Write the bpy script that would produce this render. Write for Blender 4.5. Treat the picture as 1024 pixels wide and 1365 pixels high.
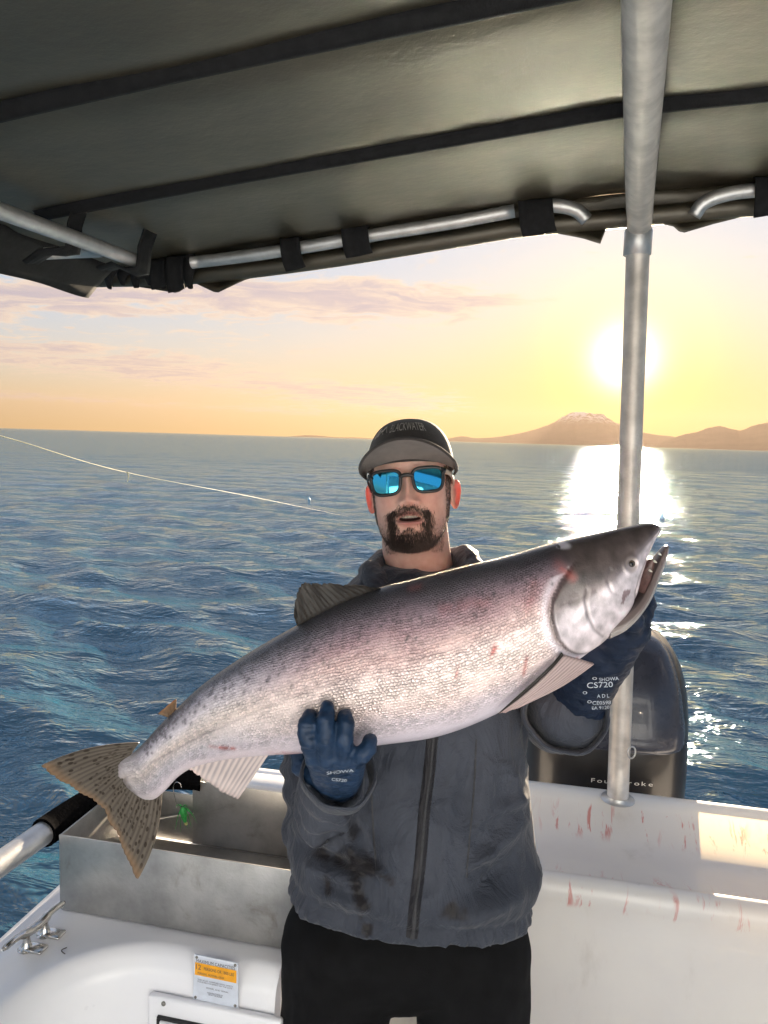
import bpy, bmesh, math, random
import numpy as np
from mathutils import Vector, Matrix, noise as mnoise
for o in list(bpy.data.objects): bpy.data.objects.remove(o)
random.seed(4); RNG = np.random.default_rng(4)
SC = bpy.context.scene; COL = SC.collection
# ------------------------------------------------------------------ camera
F = 990.0; YAW = math.radians(12.0); PITCH = math.radians(5.6); ROLL = math.radians(1.68); ZC = 1.68
HF = np.array([-math.sin(YAW), math.cos(YAW), 0.0]); HR = np.array([math.cos(YAW), math.sin(YAW), 0.0])
FW = HF * math.cos(PITCH) + np.array([0, 0, -math.sin(PITCH)])
U0 = np.cross(HR, FW)
RT = HR * math.cos(ROLL) + U0 * math.sin(ROLL); UP = U0 * math.cos(ROLL) - HR * math.sin(ROLL)
CAMP = np.array([0.0, 0.0, ZC])
cam_data = bpy.data.cameras.new('camera'); cam = bpy.data.objects.new('camera', cam_data); COL.objects.link(cam)
cam_data.sensor_fit = 'VERTICAL'; cam_data.sensor_height = 36.0; cam_data.lens = 36.0 * F / 1365.0
cam_data.clip_start = 0.02; cam_data.clip_end = 60000
M = Matrix.Identity(4)
for i in range(3):
    M[i][0] = RT[i]; M[i][1] = UP[i]; M[i][2] = -FW[i]; M[i][3] = CAMP[i]
cam.matrix_world = M
SC.camera = cam
# ------------------------------------------------------------------ render / exposure
SC.render.engine = 'CYCLES'
SC.view_settings.view_transform = 'Standard'; SC.view_settings.look = 'None'
SC.view_settings.exposure = 3.1; SC.view_settings.gamma = 1.0; SC.view_settings.use_curve_mapping = False
SC.cycles.use_denoising = True
SC.cycles.max_bounces = 8; SC.cycles.diffuse_bounces = 4; SC.cycles.glossy_bounces = 4
SC.cycles.transmission_bounces = 4; SC.cycles.volume_bounces = 0; SC.cycles.transparent_max_bounces = 6
SC.cycles.sample_clamp_indirect = 25.0; SC.cycles.sample_clamp_direct = 0.0
SC.cycles.blur_glossy = 0.6
# ------------------------------------------------------------------ node helper
class NT:
    def __init__(s, tree): s.t = tree; s.n = tree.nodes; s.l = tree.links
    def new(s, typ, ins=None, **props):
        nd = s.n.new(typ)
        for k, v in props.items(): setattr(nd, k, v)
        for k, v in (ins or {}).items(): s.set(nd.inputs[k], v)
        return nd
    def set(s, sock, v):
        if hasattr(v, 'outputs'): v = v.outputs[0]
        if isinstance(v, bpy.types.NodeSocket): s.l.new(v, sock)
        else:
            if sock.type == 'RGBA' and len(v) == 3: v = (*v, 1)
            sock.default_value = v
    def m(s, op, a, b=0.0, c=0.0, clamp=False):
        nd = s.n.new('ShaderNodeMath'); nd.operation = op; nd.use_clamp = clamp
        for i, v in enumerate((a, b, c)): s.set(nd.inputs[i], v)
        return nd.outputs[0]
    def vm(s, op, a, b=(0, 0, 0), out=0):
        nd = s.n.new('ShaderNodeVectorMath'); nd.operation = op
        s.set(nd.inputs[0], a); s.set(nd.inputs[1], b)
        return nd.outputs[out]
    def mix(s, f, a, b, mode='MIX'):
        nd = s.n.new('ShaderNodeMix'); nd.data_type = 'RGBA'; nd.blend_type = mode; nd.clamp_factor = True
        s.set(nd.inputs[0], f); s.set(nd.inputs[6], a); s.set(nd.inputs[7], b)
        return nd.outputs[2]
    def noise(s, vec, scale, detail=4.0, rough=0.55, dist=0.0, out='Fac'):
        nd = s.new('ShaderNodeTexNoise', {'Scale': scale, 'Detail': detail, 'Roughness': rough, 'Distortion': dist})
        if vec is not None: s.set(nd.inputs['Vector'], vec)
        return nd.outputs[out]
    def ramp(s, f, stops, interp='LINEAR'):
        nd = s.n.new('ShaderNodeValToRGB'); nd.color_ramp.interpolation = interp
        e = nd.color_ramp.elements
        while len(e) > 1: e.remove(e[-1])
        for i, (p, c) in enumerate(stops):
            if not hasattr(c, '__len__'): c = (c, c, c)
            el = e[0] if i == 0 else e.new(p)
            el.position = p; el.color = (*c[:3], 1)
        s.set(nd.inputs[0], f)
        return nd.outputs[0]
    def step(s, v, lo, hi):
        nd = s.n.new('ShaderNodeMapRange'); nd.interpolation_type = 'SMOOTHSTEP'
        s.set(nd.inputs[0], v); s.set(nd.inputs[1], lo); s.set(nd.inputs[2], hi)
        return nd.outputs[0]
    def xyz(s, v):
        nd = s.n.new('ShaderNodeSeparateXYZ'); s.set(nd.inputs[0], v); return nd.outputs
    def comb(s, x, y, z):
        nd = s.n.new('ShaderNodeCombineXYZ')
        for i, v in enumerate((x, y, z)): s.set(nd.inputs[i], v)
        return nd.outputs[0]
# ------------------------------------------------------------------ sun and sky
SUN_AZ = math.radians(5.4); SUN_EL = math.radians(6.2)
SUN = np.array([math.sin(SUN_AZ) * math.cos(SUN_EL), math.cos(SUN_AZ) * math.cos(SUN_EL), math.sin(SUN_EL)])
world = bpy.data.worlds.new('World'); SC.world = world; world.use_nodes = True
world.node_tree.nodes.clear()
W = NT(world.node_tree)
sky = W.new('ShaderNodeTexSky', sky_type='NISHITA', sun_disc=False, sun_elevation=SUN_EL, sun_rotation=SUN_AZ,
            altitude=0.0, air_density=1.0, dust_density=0.5, ozone_density=3.0)
tc = W.new('ShaderNodeTexCoord')
D = W.vm('NORMALIZE', tc.outputs['Generated'])
X, Y, Z = W.xyz(D)
cg = W.vm('DOT_PRODUCT', D, tuple(SUN), out=1)                       # cosine of the angle to the sun
ang = W.m('MULTIPLY', W.m('ARCCOSINE', W.m('MINIMUM', cg, 1.0)), 57.2958)
# the camera's tone response: the whole sky is compressed evenly
comp = W.new('ShaderNodeGamma', {'Color': sky, 'Gamma': 0.22})
sat = W.new('ShaderNodeHueSaturation', {'Color': comp, 'Saturation': 1.9, 'Value': 4.5})
base = W.vm('MULTIPLY', sat.outputs[0], (0.88, 1.0, 1.22))
zc = W.m('MAXIMUM', Z, 0.0)
# aureole round the sun: a wide warm glow and a small burnt-out core
wide = W.m('POWER', 2.71828, W.m('MULTIPLY', ang, -1 / 9.0))
near = W.m('POWER', 2.71828, W.m('MULTIPLY', W.m('MULTIPLY', ang, ang), -1 / (2 * 2.7 ** 2)))
core = W.m('POWER', 2.71828, W.m('MULTIPLY', W.m('MULTIPLY', ang, ang), -1 / (2 * 1.35 ** 2)))
midg = W.m('POWER', 2.71828, W.m('MULTIPLY', W.m('MULTIPLY', ang, ang), -1 / (2 * 5.0 ** 2)))
glow = W.mix(1.0, W.mix(1.0, (0, 0, 0), W.vm('SCALE', (1, 1, 1), (0, 0, 0)), 'ADD'), (0, 0, 0), 'ADD')
def scl(col, f):
    nd = W.n.new('ShaderNodeVectorMath'); nd.operation = 'SCALE'; W.set(nd.inputs[0], col); W.set(nd.inputs[3], f); return nd.outputs[0]
g1 = scl((2.6, 1.5, 0.1), wide); g2 = scl((6.0, 4.4, 1.0), near); g3 = scl((26, 24, 18), core)
# low warm band along the horizon
band = W.m('POWER', 2.71828, W.m('MULTIPLY', zc, -1 / 0.068))
warm = W.mix(W.m('MULTIPLY', band, 0.8), base, (6.9, 4.3, 1.05))
low = W.m('MULTIPLY', W.m('POWER', 2.71828, W.m('MULTIPLY', zc, -1 / 0.15)), W.m('POWER', 2.71828, W.m('MULTIPLY', ang, -1 / 22.0)))
warm2 = W.mix(W.m('MULTIPLY', low, 1.55), warm, (7.6, 5.0, 0.8))
clear = W.vm('ADD', W.vm('ADD', warm2, scl(g1, 0.15)), W.vm('ADD', g2, scl((2.2, 1.3, 0.0), midg)))
# thin mottled cloud sheets projected on a level plane overhead
inv = W.m('DIVIDE', 1.0, W.m('ADD', zc, 0.03))
cp = W.comb(W.m('MULTIPLY', X, inv), W.m('MULTIPLY', Y, inv), 0.0)
warp = W.vm('ADD', cp, scl(W.vm('SUBTRACT', W.noise(cp, 0.9, 3, out='Color'), (0.5, 0.5, 0.5)), 1.6))
big = W.noise(W.vm('MULTIPLY', W.vm('ADD', cp, (3.1, 7.7, 0)), (0.20, 0.26, 1)), 1.0, 3, 0.5)
sml = W.noise(W.vm('MULTIPLY', warp, (1.0, 1.7, 1)), 2.1, 7, 0.66)
# two long banks: elevation falls off towards the right
el = W.m('MULTIPLY', W.m('ARCSINE', Z), 57.2958)
az = W.m('MULTIPLY', W.m('ARCTAN2', X, Y), 57.2958)
bnk = W.noise(W.comb(W.m('MULTIPLY', az, 0.055), W.m('MULTIPLY', el, 0.33), 2.3), 1.0, 3, 0.5)
def bank(e0, slope, w, a0, a1, soft):
    d = W.m('SUBTRACT', el, W.m('ADD', e0, W.m('MULTIPLY', az, slope)))
    g = W.m('POWER', 2.71828, W.m('MULTIPLY', W.m('MULTIPLY', d, d), -1 / (2 * w * w)))
    return W.m('MULTIPLY', g, W.m('SUBTRACT', 1.0, W.step(az, a0, a0 + soft)))
b1 = bank(11.0, 0.04, 1.5, -8.0, 0, 12); b2 = bank(2.3, -0.072, 0.95, -14.0, 0, 14); b3 = bank(1.5, -0.02, 0.28, -22.0, 0, 12)
b4 = bank(14.0, 0.02, 1.4, -22.0, 0, 12)
upper = W.step(el, 15.0, 24.0)
bsum = W.m('ADD', W.m('ADD', b1, b2), W.m('ADD', W.m('MULTIPLY', b3, 0.7), W.m('ADD', W.m('MULTIPLY', b4, 0.25), W.m('MULTIPLY', upper, 0.55))))
dens = W.m('ADD', W.m('MULTIPLY', bsum, 0.33), W.m('ADD', W.m('MULTIPLY', sml, 0.95), W.m('MULTIPLY', W.m('SUBTRACT', bnk, 0.5), 0.5)))
cmask = W.m('MULTIPLY', W.step(dens, 0.62, 0.76), W.step(el, 0.4, 2.0))
edge = W.step(dens, 0.66, 0.92)
fx = W.noise(W.vm('MULTIPLY', warp, (2.2, 3.4, 1)), 1.0, 5, 0.6)
ccol = W.mix(W.m('MULTIPLY', W.m('ADD', edge, fx), 0.62), (9.0, 7.2, 5.0), (4.2, 3.8, 4.5))
cl = W.vm('ADD', ccol, scl(g1, 0.9))
sk = W.mix(W.m('MULTIPLY', cmask, 0.92), clear, cl)
sk = W.vm('ADD', sk, g3)
bg = W.new('ShaderNodeBackground', {'Color': scl(sk, 0.315), 'Strength': 0.05})
out = W.new('ShaderNodeOutputWorld', {'Surface': bg})
world.cycles.sampling_method = 'MANUAL'; world.cycles.sample_map_resolution = 1024
sl = bpy.data.lights.new('sun', 'SUN'); sl.energy = 5.0; sl.angle = math.radians(0.6); sl.color = (1.0, 0.80, 0.57)
so = bpy.data.objects.new('sun', sl); COL.objects.link(so)
so.rotation_euler = Vector(SUN).to_track_quat('Z', 'Y').to_euler(); so.location = (0, 30, 8)

# ------------------------------------------------------------------ geometry helpers
def ray(px, py): return (FW * F + RT * (px - 512.0) + UP * (682.5 - py)) / F
def Uz(px, py, z):
    d = ray(px, py); return CAMP + d * ((z - ZC) / d[2])
def Uy(px, py, y):
    d = ray(px, py); return CAMP + d * (y / d[1])
def Ud(px, py, yc):
    d = ray(px, py); return CAMP + d * (yc / (d @ HF))
def tag(o, label=None, cat=None, group=None, kind=None):
    if label: o['label'] = label
    if cat: o['category'] = cat
    if group: o['group'] = group
    if kind: o['kind'] = kind
    return o
def empty(name, loc=(0, 0, 0), rz=0.0, **kw):
    o = bpy.data.objects.new(name, None); COL.objects.link(o); o.location = loc; o.rotation_euler = (0, 0, rz)
    o.empty_display_size = 0.1
    return tag(o, **kw)
def put(name, me, mat=None, parent=None, smooth=True, **kw):
    o = bpy.data.objects.new(name, me); COL.objects.link(o)
    if mat is not None and not me.materials: me.materials.append(mat)
    if smooth and len(me.polygons): me.polygons.foreach_set('use_smooth', [True] * len(me.polygons))
    if parent is not None: o.parent = parent
    return tag(o, **kw)
def mk(name, V, Fc, mat=None, parent=None, smooth=True, **kw):
    me = bpy.data.meshes.new(name); me.from_pydata([tuple(map(float, v)) for v in V], [], [tuple(map(int, f)) for f in Fc]); me.update()
    return put(name, me, mat, parent, smooth, **kw)
def gridf(nu, nv, wu=False, wv=False, off=0, flip=False):
    f = []
    for i in range(nu if wu else nu - 1):
        for j in range(nv if wv else nv - 1):
            a = i * nv + j; b = ((i + 1) % nu) * nv + j; c = ((i + 1) % nu) * nv + (j + 1) % nv; d = i * nv + (j + 1) % nv
            f.append((off + a, off + d, off + c, off + b) if flip else (off + a, off + b, off + c, off + d))
    return f
class MB:
    def __init__(s): s.v = []; s.f = []
    def add(s, V, Fc):
        o = len(s.v); s.v.extend([tuple(v) for v in V]); s.f.extend([tuple(i + o for i in f) for f in Fc]); return s
    def tube(s, pts, r, seg=14, caps=True, flat=1.0):
        P = [Vector(p) for p in pts]; n = len(P); rr = list(r) if hasattr(r, '__len__') else [r] * n
        V = []; prev = None
        for i in range(n):
            t = (P[min(i + 1, n - 1)] - P[max(i - 1, 0)]).normalized()
            if prev is None:
                a = Vector((0, 0, 1)) if abs(t.z) < 0.9 else Vector((1, 0, 0))
                u = (a - t * a.dot(t)).normalized()
            else: u = (prev - t * prev.dot(t)).normalized()
            prev = u; w = t.cross(u)
            for k in range(seg):
                a = 2 * math.pi * k / seg
                V.append(P[i] + u * (math.cos(a) * rr[i]) + w * (math.sin(a) * rr[i] * flat))
        Fc = gridf(n, seg, False, True, flip=True)
        if caps: Fc.append(tuple(range(seg))[::-1][::-1]); Fc.append(tuple((n - 1) * seg + k for k in range(seg))[::-1])
        return s.add(V, Fc)
    def box(s, c, d, rot=None, bev=0.0, seg=2):
        bm = bmesh.new(); bmesh.ops.create_cube(bm, size=1.0)
        bmesh.ops.scale(bm, vec=d, verts=bm.verts)
        if bev > 0: bmesh.ops.bevel(bm, geom=list(bm.edges), offset=bev, segments=seg, profile=0.5, affect='EDGES')
        if rot is not None: bmesh.ops.transform(bm, matrix=rot, verts=bm.verts)
        bmesh.ops.translate(bm, vec=c, verts=bm.verts)
        bm.verts.index_update(); s.add([v.co.copy() for v in bm.verts], [[v.index for v in f.verts] for f in bm.faces]); bm.free(); return s
    def ball(s, c, r, nu=16, nv=10):
        r = r if hasattr(r, '__len__') else (r, r, r); V = []
        for i in range(nv + 1):
            p = math.pi * i / nv
            for k in range(nu):
                a = 2 * math.pi * k / nu
                V.append((c[0] + r[0] * math.sin(p) * math.cos(a), c[1] + r[1] * math.sin(p) * math.sin(a), c[2] + r[2] * math.cos(p)))
        return s.add(V, gridf(nv + 1, nu, False, True))
    def capsule(s, a, b, ra, rb, seg=20, rings=8):
        a = Vector(a); b = Vector(b); t = (b - a); L = t.length; t = t.normalized()
        u = t.orthogonal().normalized(); w = t.cross(u); V = []; n = 0
        for i in range(rings + 1):
            p = math.pi / 2 * i / rings
            c = a - t * (ra * math.cos(p)); r = ra * math.sin(p)
            V += [c + u * (r * math.cos(2 * math.pi * k / seg)) + w * (r * math.sin(2 * math.pi * k / seg)) for k in range(seg)]; n += 1
        for i in range(rings + 1):
            p = math.pi / 2 * i / rings
            c = b + t * (rb * math.sin(p)); r = rb * math.cos(p)
            V += [c + u * (r * math.cos(2 * math.pi * k / seg)) + w * (r * math.sin(2 * math.pi * k / seg)) for k in range(seg)]; n += 1
        return s.add(V, gridf(n, seg, False, True, flip=True))
    def build(s, name, mat, parent=None, smooth=True, **kw): return mk(name, s.v, s.f, mat, parent, smooth, **kw)
def sharp(o, deg=35):
    me = o.data
    try: me.set_sharp_from_angle(angle=math.radians(deg))
    except Exception: pass
    return o
def evald(o, mods):
    """apply modifiers given as (type, {props}) and swap the mesh in place"""
    for t, pr in mods:
        md = o.modifiers.new(t.lower(), t)
        for k, v in pr.items(): setattr(md, k, v)
    dg = bpy.context.evaluated_depsgraph_get(); dg.update()
    me = bpy.data.meshes.new_from_object(o.evaluated_get(dg), depsgraph=dg)
    old = o.data; o.modifiers.clear(); o.data = me; me.name = o.name
    if not me.materials:
        for m_ in old.materials: me.materials.append(m_)
    me.polygons.foreach_set('use_smooth', [True] * len(me.polygons))
    return o
def getV(o):
    n = len(o.data.vertices); a = np.empty(n * 3); o.data.vertices.foreach_get('co', a); return a.reshape(-1, 3)
def getN(o):
    n = len(o.data.vertices); a = np.empty(n * 3, dtype=np.float32); o.data.vertex_normals.foreach_get('vector', a); return a.reshape(-1, 3).astype(float)
def setV(o, V):
    o.data.vertices.foreach_set('co', np.ascontiguousarray(V, dtype=np.float64).ravel()); o.data.update()
def attr(o, name, arr, typ='FLOAT'):
    a = o.data.attributes.new(name, typ, 'POINT')
    arr = np.asarray(arr, dtype=np.float32)
    a.data.foreach_set('value' if typ == 'FLOAT' else ('vector' if typ == 'FLOAT_VECTOR' else 'color'), arr.ravel())
def sstep(x, a, b):
    t = np.clip((x - a) / (b - a), 0, 1); return t * t * (3 - 2 * t)
def spl(xs, ys, x):
    """smooth interpolation (monotone-ish catmull) of a table"""
    xs = np.asarray(xs, float); ys = np.asarray(ys, float); x = np.clip(np.asarray(x, float), xs[0], xs[-1])
    d = np.gradient(ys, xs); i = np.clip(np.searchsorted(xs, x) - 1, 0, len(xs) - 2); h = xs[i + 1] - xs[i]; t = (x - xs[i]) / h
    return ((2 * t**3 - 3 * t**2 + 1) * ys[i] + (t**3 - 2 * t**2 + t) * h * d[i] + (-2 * t**3 + 3 * t**2) * ys[i + 1] + (t**3 - t**2) * h * d[i + 1])
def curve(pts, n=24):
    P = np.asarray(pts, float); t = np.arange(len(P)); tt = np.linspace(0, len(P) - 1, n)
    return np.stack([spl(t, P[:, k], tt) for k in range(P.shape[1])], 1)
# ------------------------------------------------------------------ materials
def pmat(name, col, rough=0.5, metal=0.0, var=0.12, vscale=20.0, bump=0.0, bscale=200.0, spec=0.5, coat=0.0, rvar=0.1, coord='Object', stretch=None, trans=None, sheen=0.0, dirt=None):
    m = bpy.data.materials.new(name); m.use_nodes = True; m.node_tree.nodes.clear(); T = NT(m.node_tree)
    tcn = T.new('ShaderNodeTexCoord'); v = tcn.outputs[coord]
    if stretch: v = T.vm('MULTIPLY', v, stretch)
    n1 = T.noise(v, vscale, 5, 0.6)
    lo = tuple(c * (1 - var) for c in col); hi = tuple(min(1, c * (1 + var)) for c in col)
    c = T.mix(T.step(n1, 0.3, 0.7), lo, hi)
    if dirt:
        dc, ds, dlo, dhi = dirt
        c = T.mix(T.step(T.noise(v, ds, 6, 0.65, 0.4), dlo, dhi), c, dc)
    b = T.new('ShaderNodeBsdfPrincipled', {'Base Color': c, 'Metallic': metal, 'Specular IOR Level': spec, 'Coat Weight': coat})
    T.set(b.inputs['Roughness'], T.m('ADD', rough - rvar / 2, T.m('MULTIPLY', T.noise(v, vscale * 2.3, 4), rvar), clamp=True))
    if sheen: b.inputs['Sheen Weight'].default_value = sheen
    if bump:
        bp = T.new('ShaderNodeBump', {'Strength': bump, 'Distance': 0.002, 'Height': T.noise(v, bscale, 4, 0.6)})
        T.set(b.inputs['Normal'], bp)
    sh = b.outputs[0]
    if trans:
        tcol, tf = trans
        tr = T.new('ShaderNodeBsdfTranslucent', {'Color': tcol})
        mx = T.new('ShaderNodeMixShader', {0: tf}); T.set(mx.inputs[1], sh); T.set(mx.inputs[2], tr); sh = mx.outputs[0]
    T.new('ShaderNodeOutputMaterial', {'Surface': sh})
    m['T'] = 1
    return m
# ================================================================== sea
def build_sea():
    WZ = -0.30
    rs = [0.9]
    while rs[-1] < 70: rs.append(rs[-1] * 1.0145)
    while rs[-1] < 14800: rs.append(rs[-1] * 1.06)
    rs = np.array(rs)
    front = np.radians(np.arange(-58, 40.01, 0.135)); back = np.radians(np.arange(42, 302, 2.0))
    th = np.concatenate([front, back]); nr, nt = len(rs), len(th)
    R, T_ = np.meshgrid(rs, th, indexing='ij')
    x = R * np.sin(T_); y = R * np.cos(T_)
    gap = np.maximum(R * 0.0145, R * math.radians(0.135))
    z = np.zeros_like(x); dx = np.zeros_like(x); dy = np.zeros_like(x)
    g = np.random.default_rng(11)
    # directional wind sea: most energy runs towards the stern quarter
    for lam, n, sl in ((5.0, 5, 0.010), (2.8, 8, 0.026), (1.7, 12, 0.046), (1.1, 16, 0.060), (0.7, 20, 0.070), (0.45, 24, 0.072), (0.28, 26, 0.066)):
        for _ in range(n):
            L = lam * math.exp(g.normal(0, 0.18)); k = 2 * math.pi / L
            a = math.radians(200) + g.normal(0, 0.55); ph = g.uniform(0, 6.283)
            A = sl / k * math.sqrt(2.0 / n) * g.uniform(0.6, 1.4)
            w = np.clip((L / gap - 2.2) / 2.5, 0, 1)
            # wave groups
            q = k * (x * math.sin(a) + y * math.cos(a)) + ph
            c, s_ = np.cos(q), np.sin(q)
            z += w * A * c; dx -= w * 0.85 * A * math.sin(a) * s_; dy -= w * 0.85 * A * math.cos(a) * s_
    V = np.stack([x + dx, y + dy, WZ + 1.55 * z], -1).reshape(-1, 3)
    Fc = np.array(gridf(nr, nt, False, True, flip=True), dtype=np.int64)
    Fc = Fc.tolist() + [tuple(range(nt))[::-1]]
    me = bpy.data.meshes.new('sea'); me.from_pydata(V.tolist(), [], Fc); me.update()
    m = bpy.data.materials.new('sea_water'); m.use_nodes = True; m.node_tree.nodes.clear(); T = NT(m.node_tree)
    P = T.new('ShaderNodeNewGeometry').outputs['Position']
    far = T.step(T.vm('LENGTH', P, out=1), 10.0, 60.0)
    rip = T.noise(T.vm('MULTIPLY', P, (0.55, 1.8, 1)), 3.4, 4, 0.6, 0.5)
    midn = T.noise(T.vm('MULTIPLY', P, (0.55, 1.0, 1)), 1.5, 5, 0.62, 0.5)
    midf = T.noise(T.vm('MULTIPLY', P, (0.08, 0.95, 1)), 1.0, 5, 0.6, 0.15)
    mid = T.m('ADD', T.m('MULTIPLY', midn, T.m('SUBTRACT', 1.0, far)), T.m('MULTIPLY', midf, far))
    b1 = T.new('ShaderNodeBump', {'Strength': 1.0, 'Distance': T.m('ADD', 0.05, T.m('MULTIPLY', far, 0.01)), 'Height': rip})
    b2 = T.new('ShaderNodeBump', {'Strength': 1.0, 'Distance': T.m('ADD', 0.14, T.m('MULTIPLY', far, 0.22)), 'Height': mid, 'Normal': b1})
    fr = T.new('ShaderNodeFresnel', {'IOR': T.m('ADD', 1.75, T.m('MULTIPLY', far, 1.9)), 'Normal': b2})
    df = T.new('ShaderNodeBsdfDiffuse', {'Color': T.mix(mid, (0.008, 0.042, 0.070), (0.022, 0.078, 0.112)), 'Normal': b2})
    gl = T.new('ShaderNodeBsdfGlossy', {'Color': (0.74, 0.90, 1.0), 'Roughness': 0.06, 'Normal': b2})
    mx = T.new('ShaderNodeMixShader', {0: fr, 1: df, 2: gl})
    T.new('ShaderNodeOutputMaterial', {'Surface': mx})
    put('sea', me, m, kind='structure')
build_sea()
# ================================================================== far land: a snow-streaked volcano and ridges
def build_land():
    m = bpy.data.materials.new('far_slopes'); m.use_nodes = True; m.node_tree.nodes.clear(); T = NT(m.node_tree)
    P = T.new('ShaderNodeNewGeometry').outputs['Position']; px, py, pz = T.xyz(P)
    n = T.noise(T.vm('MULTIPLY', P, (1, 1, 0.25)), 0.012, 6, 0.65)
    snow = T.m('MULTIPLY', T.step(pz, 270, 480), T.step(n, 0.42, 0.56))
    c = T.mix(T.noise(P, 0.004, 5), (0.055, 0.060, 0.05), (0.12, 0.105, 0.09))
    b = T.new('ShaderNodeBsdfPrincipled', {'Base Color': T.mix(snow, c, (0.82, 0.84, 0.88)), 'Roughness': 1.0, 'Specular IOR Level': 0.0})
    T.new('ShaderNodeOutputMaterial', {'Surface': b})
    def land(name, azs, els, dist, depth, rough, seed, label):
        a = np.linspace(azs[0], azs[-1], 260); e = spl(azs, els, a)
        nv = 40; V = []
        for i, (aa, ee) in enumerate(zip(a, e)):
            H = max(0.0, math.tan(math.radians(max(ee, 0))) * dist)
            for j in range(nv):
                t = j / (nv - 1) * 2 - 1
                d = dist + t * depth
                w = max(0.0, 1 - abs(t)) ** 1.15
                x = math.sin(math.radians(aa)) * d; y = math.cos(math.radians(aa)) * d
                h = H * w
                q = mnoise.fractal(Vector((x * 0.0016 + seed, y * 0.0016, 0.3)), 1.0, 2.0, 6)
                rdg = abs(mnoise.fractal(Vector((aa * 2.2 + seed, t * 0.8, 1.7)), 1.0, 2.0, 5))
                h += rough * H * w * (q * 0.5 - rdg * 0.7 * (1 - w * 0.6)) * (0.35 if abs(t) < 0.03 else 1.0)
                V.append((x, y, -0.9 + max(h, 0.0) + (0.6 if ee > 0 else 0)))
        mk(name, V, gridf(260, nv, flip=True), m, None, True, kind='structure')
    # elevation angles (degrees) read along the skyline
    land('volcano_land', [-8.6, -7.2, -6.2, -5.2, -4.4, -3.2, -2.2, -1.2, -0.2, 0.7, 1.3, 1.9, 2.4, 2.95, 3.5, 4.0, 4.6, 5.3, 6.3, 7.6, 9.0, 10.4, 11.6, 13.0],
         [0.0, .22, .42, .30, .34, .50, .72, 1.0, 1.32, 1.75, 2.12, 2.40, 2.46, 2.50, 2.44, 2.42, 2.0, 1.62, 1.20, .98, .85, .62, .4, 0.0], 11500, 2300, 0.30, 2.0, None)
    land('ridge_land', [7.2, 8.5, 9.6, 10.6, 11.3, 12.0, 12.7, 13.4, 14.0, 14.9, 16, 18, 21, 25, 29, 33],
         [0.0, .5, .95, 1.22, 1.50, 1.62, 1.48, 1.42, 1.70, 1.92, 2.0, 1.6, 1.8, 1.2, .7, 0.0], 9000, 1500, 0.35, 9.0, None)
    land('low_island', [-19.6, -18.6, -17.6, -16.8, -15.8, -14.4, -13.0, -11.5, -9.0],
         [0.0, .10, .15, .11, .05, .08, .04, .06, 0.0], 12500, 500, 0.3, 5.0, None)
build_land()
# ================================================================== haze: even, pale sea air
hz = MB().box((0, 0, 310), (31000, 31000, 624)).build('haze', None, None, False, kind='stuff', label='thin pale evening haze over the sea', cat='haze')
hm = bpy.data.materials.new('sea_haze'); hm.use_nodes = True; hm.node_tree.nodes.clear(); T = NT(hm.node_tree)
pv = T.new('ShaderNodeVolumePrincipled', {'Color': (0.155, 0.122, 0.098), 'Density': 6.5e-5, 'Anisotropy': 0.4}); pv.inputs['Density Attribute'].default_value = ''
T.new('ShaderNodeOutputMaterial', {'Volume': pv})
hz.data.materials.append(hm); hz.display_type = 'WIRE'
# ================================================================== boat materials
def gelcoat(name, sheet):
    """white fibreglass; the thin stern sheet lets low sunlight glow through"""
    m = bpy.data.materials.new(name); m.use_nodes = True; m.node_tree.nodes.clear(); T = NT(m.node_tree)
    P = T.new('ShaderNodeNewGeometry').outputs['Position']; x, y, z = T.xyz(P)
    c = T.mix(T.step(T.noise(P, 2.5, 5, 0.6), 0.35, 0.7), (0.79, 0.79, 0.82), (0.85, 0.85, 0.86))
    grime = T.m('MULTIPLY', T.step(T.noise(T.vm('MULTIPLY', P, (1, 1, 0.35)), 9, 6, 0.7), 0.56, 0.78), 0.35)
    c = T.mix(grime, c, (0.56, 0.53, 0.49))
    if sheet:
        # dried blood: runs below the rim, smeared downwards
        v = T.comb(T.m('MULTIPLY', x, 42.0), T.m('MULTIPLY', y, 9.0), T.m('MULTIPLY', z, 9.0))
        runs = T.noise(v, 1.0, 4, 0.65, 0.9)
        patch = T.noise(T.comb(T.m('MULTIPLY', x, 9.0), 0.0, 0.0), 1.0, 2)
        up = T.m('MULTIPLY', T.step(z, 0.638, 0.655), T.m('SUBTRACT', 1.0, T.step(z, 0.690, 0.706)))
        mask = T.m('MULTIPLY', T.step(runs, 0.55, 0.64), T.m('MULTIPLY', up, T.step(patch, 0.42, 0.54)))
        dot = T.step(T.noise(P, 85, 2), 0.74, 0.78)
        mask = T.m('MAXIMUM', mask, T.m('MULTIPLY', dot, T.m('MULTIPLY', up, 0.7)))
        c = T.mix(T.m('MULTIPLY', mask, 0.72), c, (0.60, 0.10, 0.075))
    b = T.new('ShaderNodeBsdfPrincipled', {'Base Color': c, 'Roughness': T.m('ADD', 0.22, T.m('MULTIPLY', T.noise(P, 14, 5), 0.2)), 'Specular IOR Level': 0.5, 'Coat Weight': 0.15, 'Coat Roughness': 0.2})
    bp = T.new('ShaderNodeBump', {'Strength': 0.25, 'Distance': 0.004, 'Height': T.noise(P, 11, 3)}); T.set(b.inputs['Normal'], bp)
    sh = b.outputs[0]
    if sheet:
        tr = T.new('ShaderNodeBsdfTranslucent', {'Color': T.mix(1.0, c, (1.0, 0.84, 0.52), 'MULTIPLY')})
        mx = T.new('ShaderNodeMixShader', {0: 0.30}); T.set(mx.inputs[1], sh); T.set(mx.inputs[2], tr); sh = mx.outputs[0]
    T.new('ShaderNodeOutputMaterial', {'Surface': sh})
    return m
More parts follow.
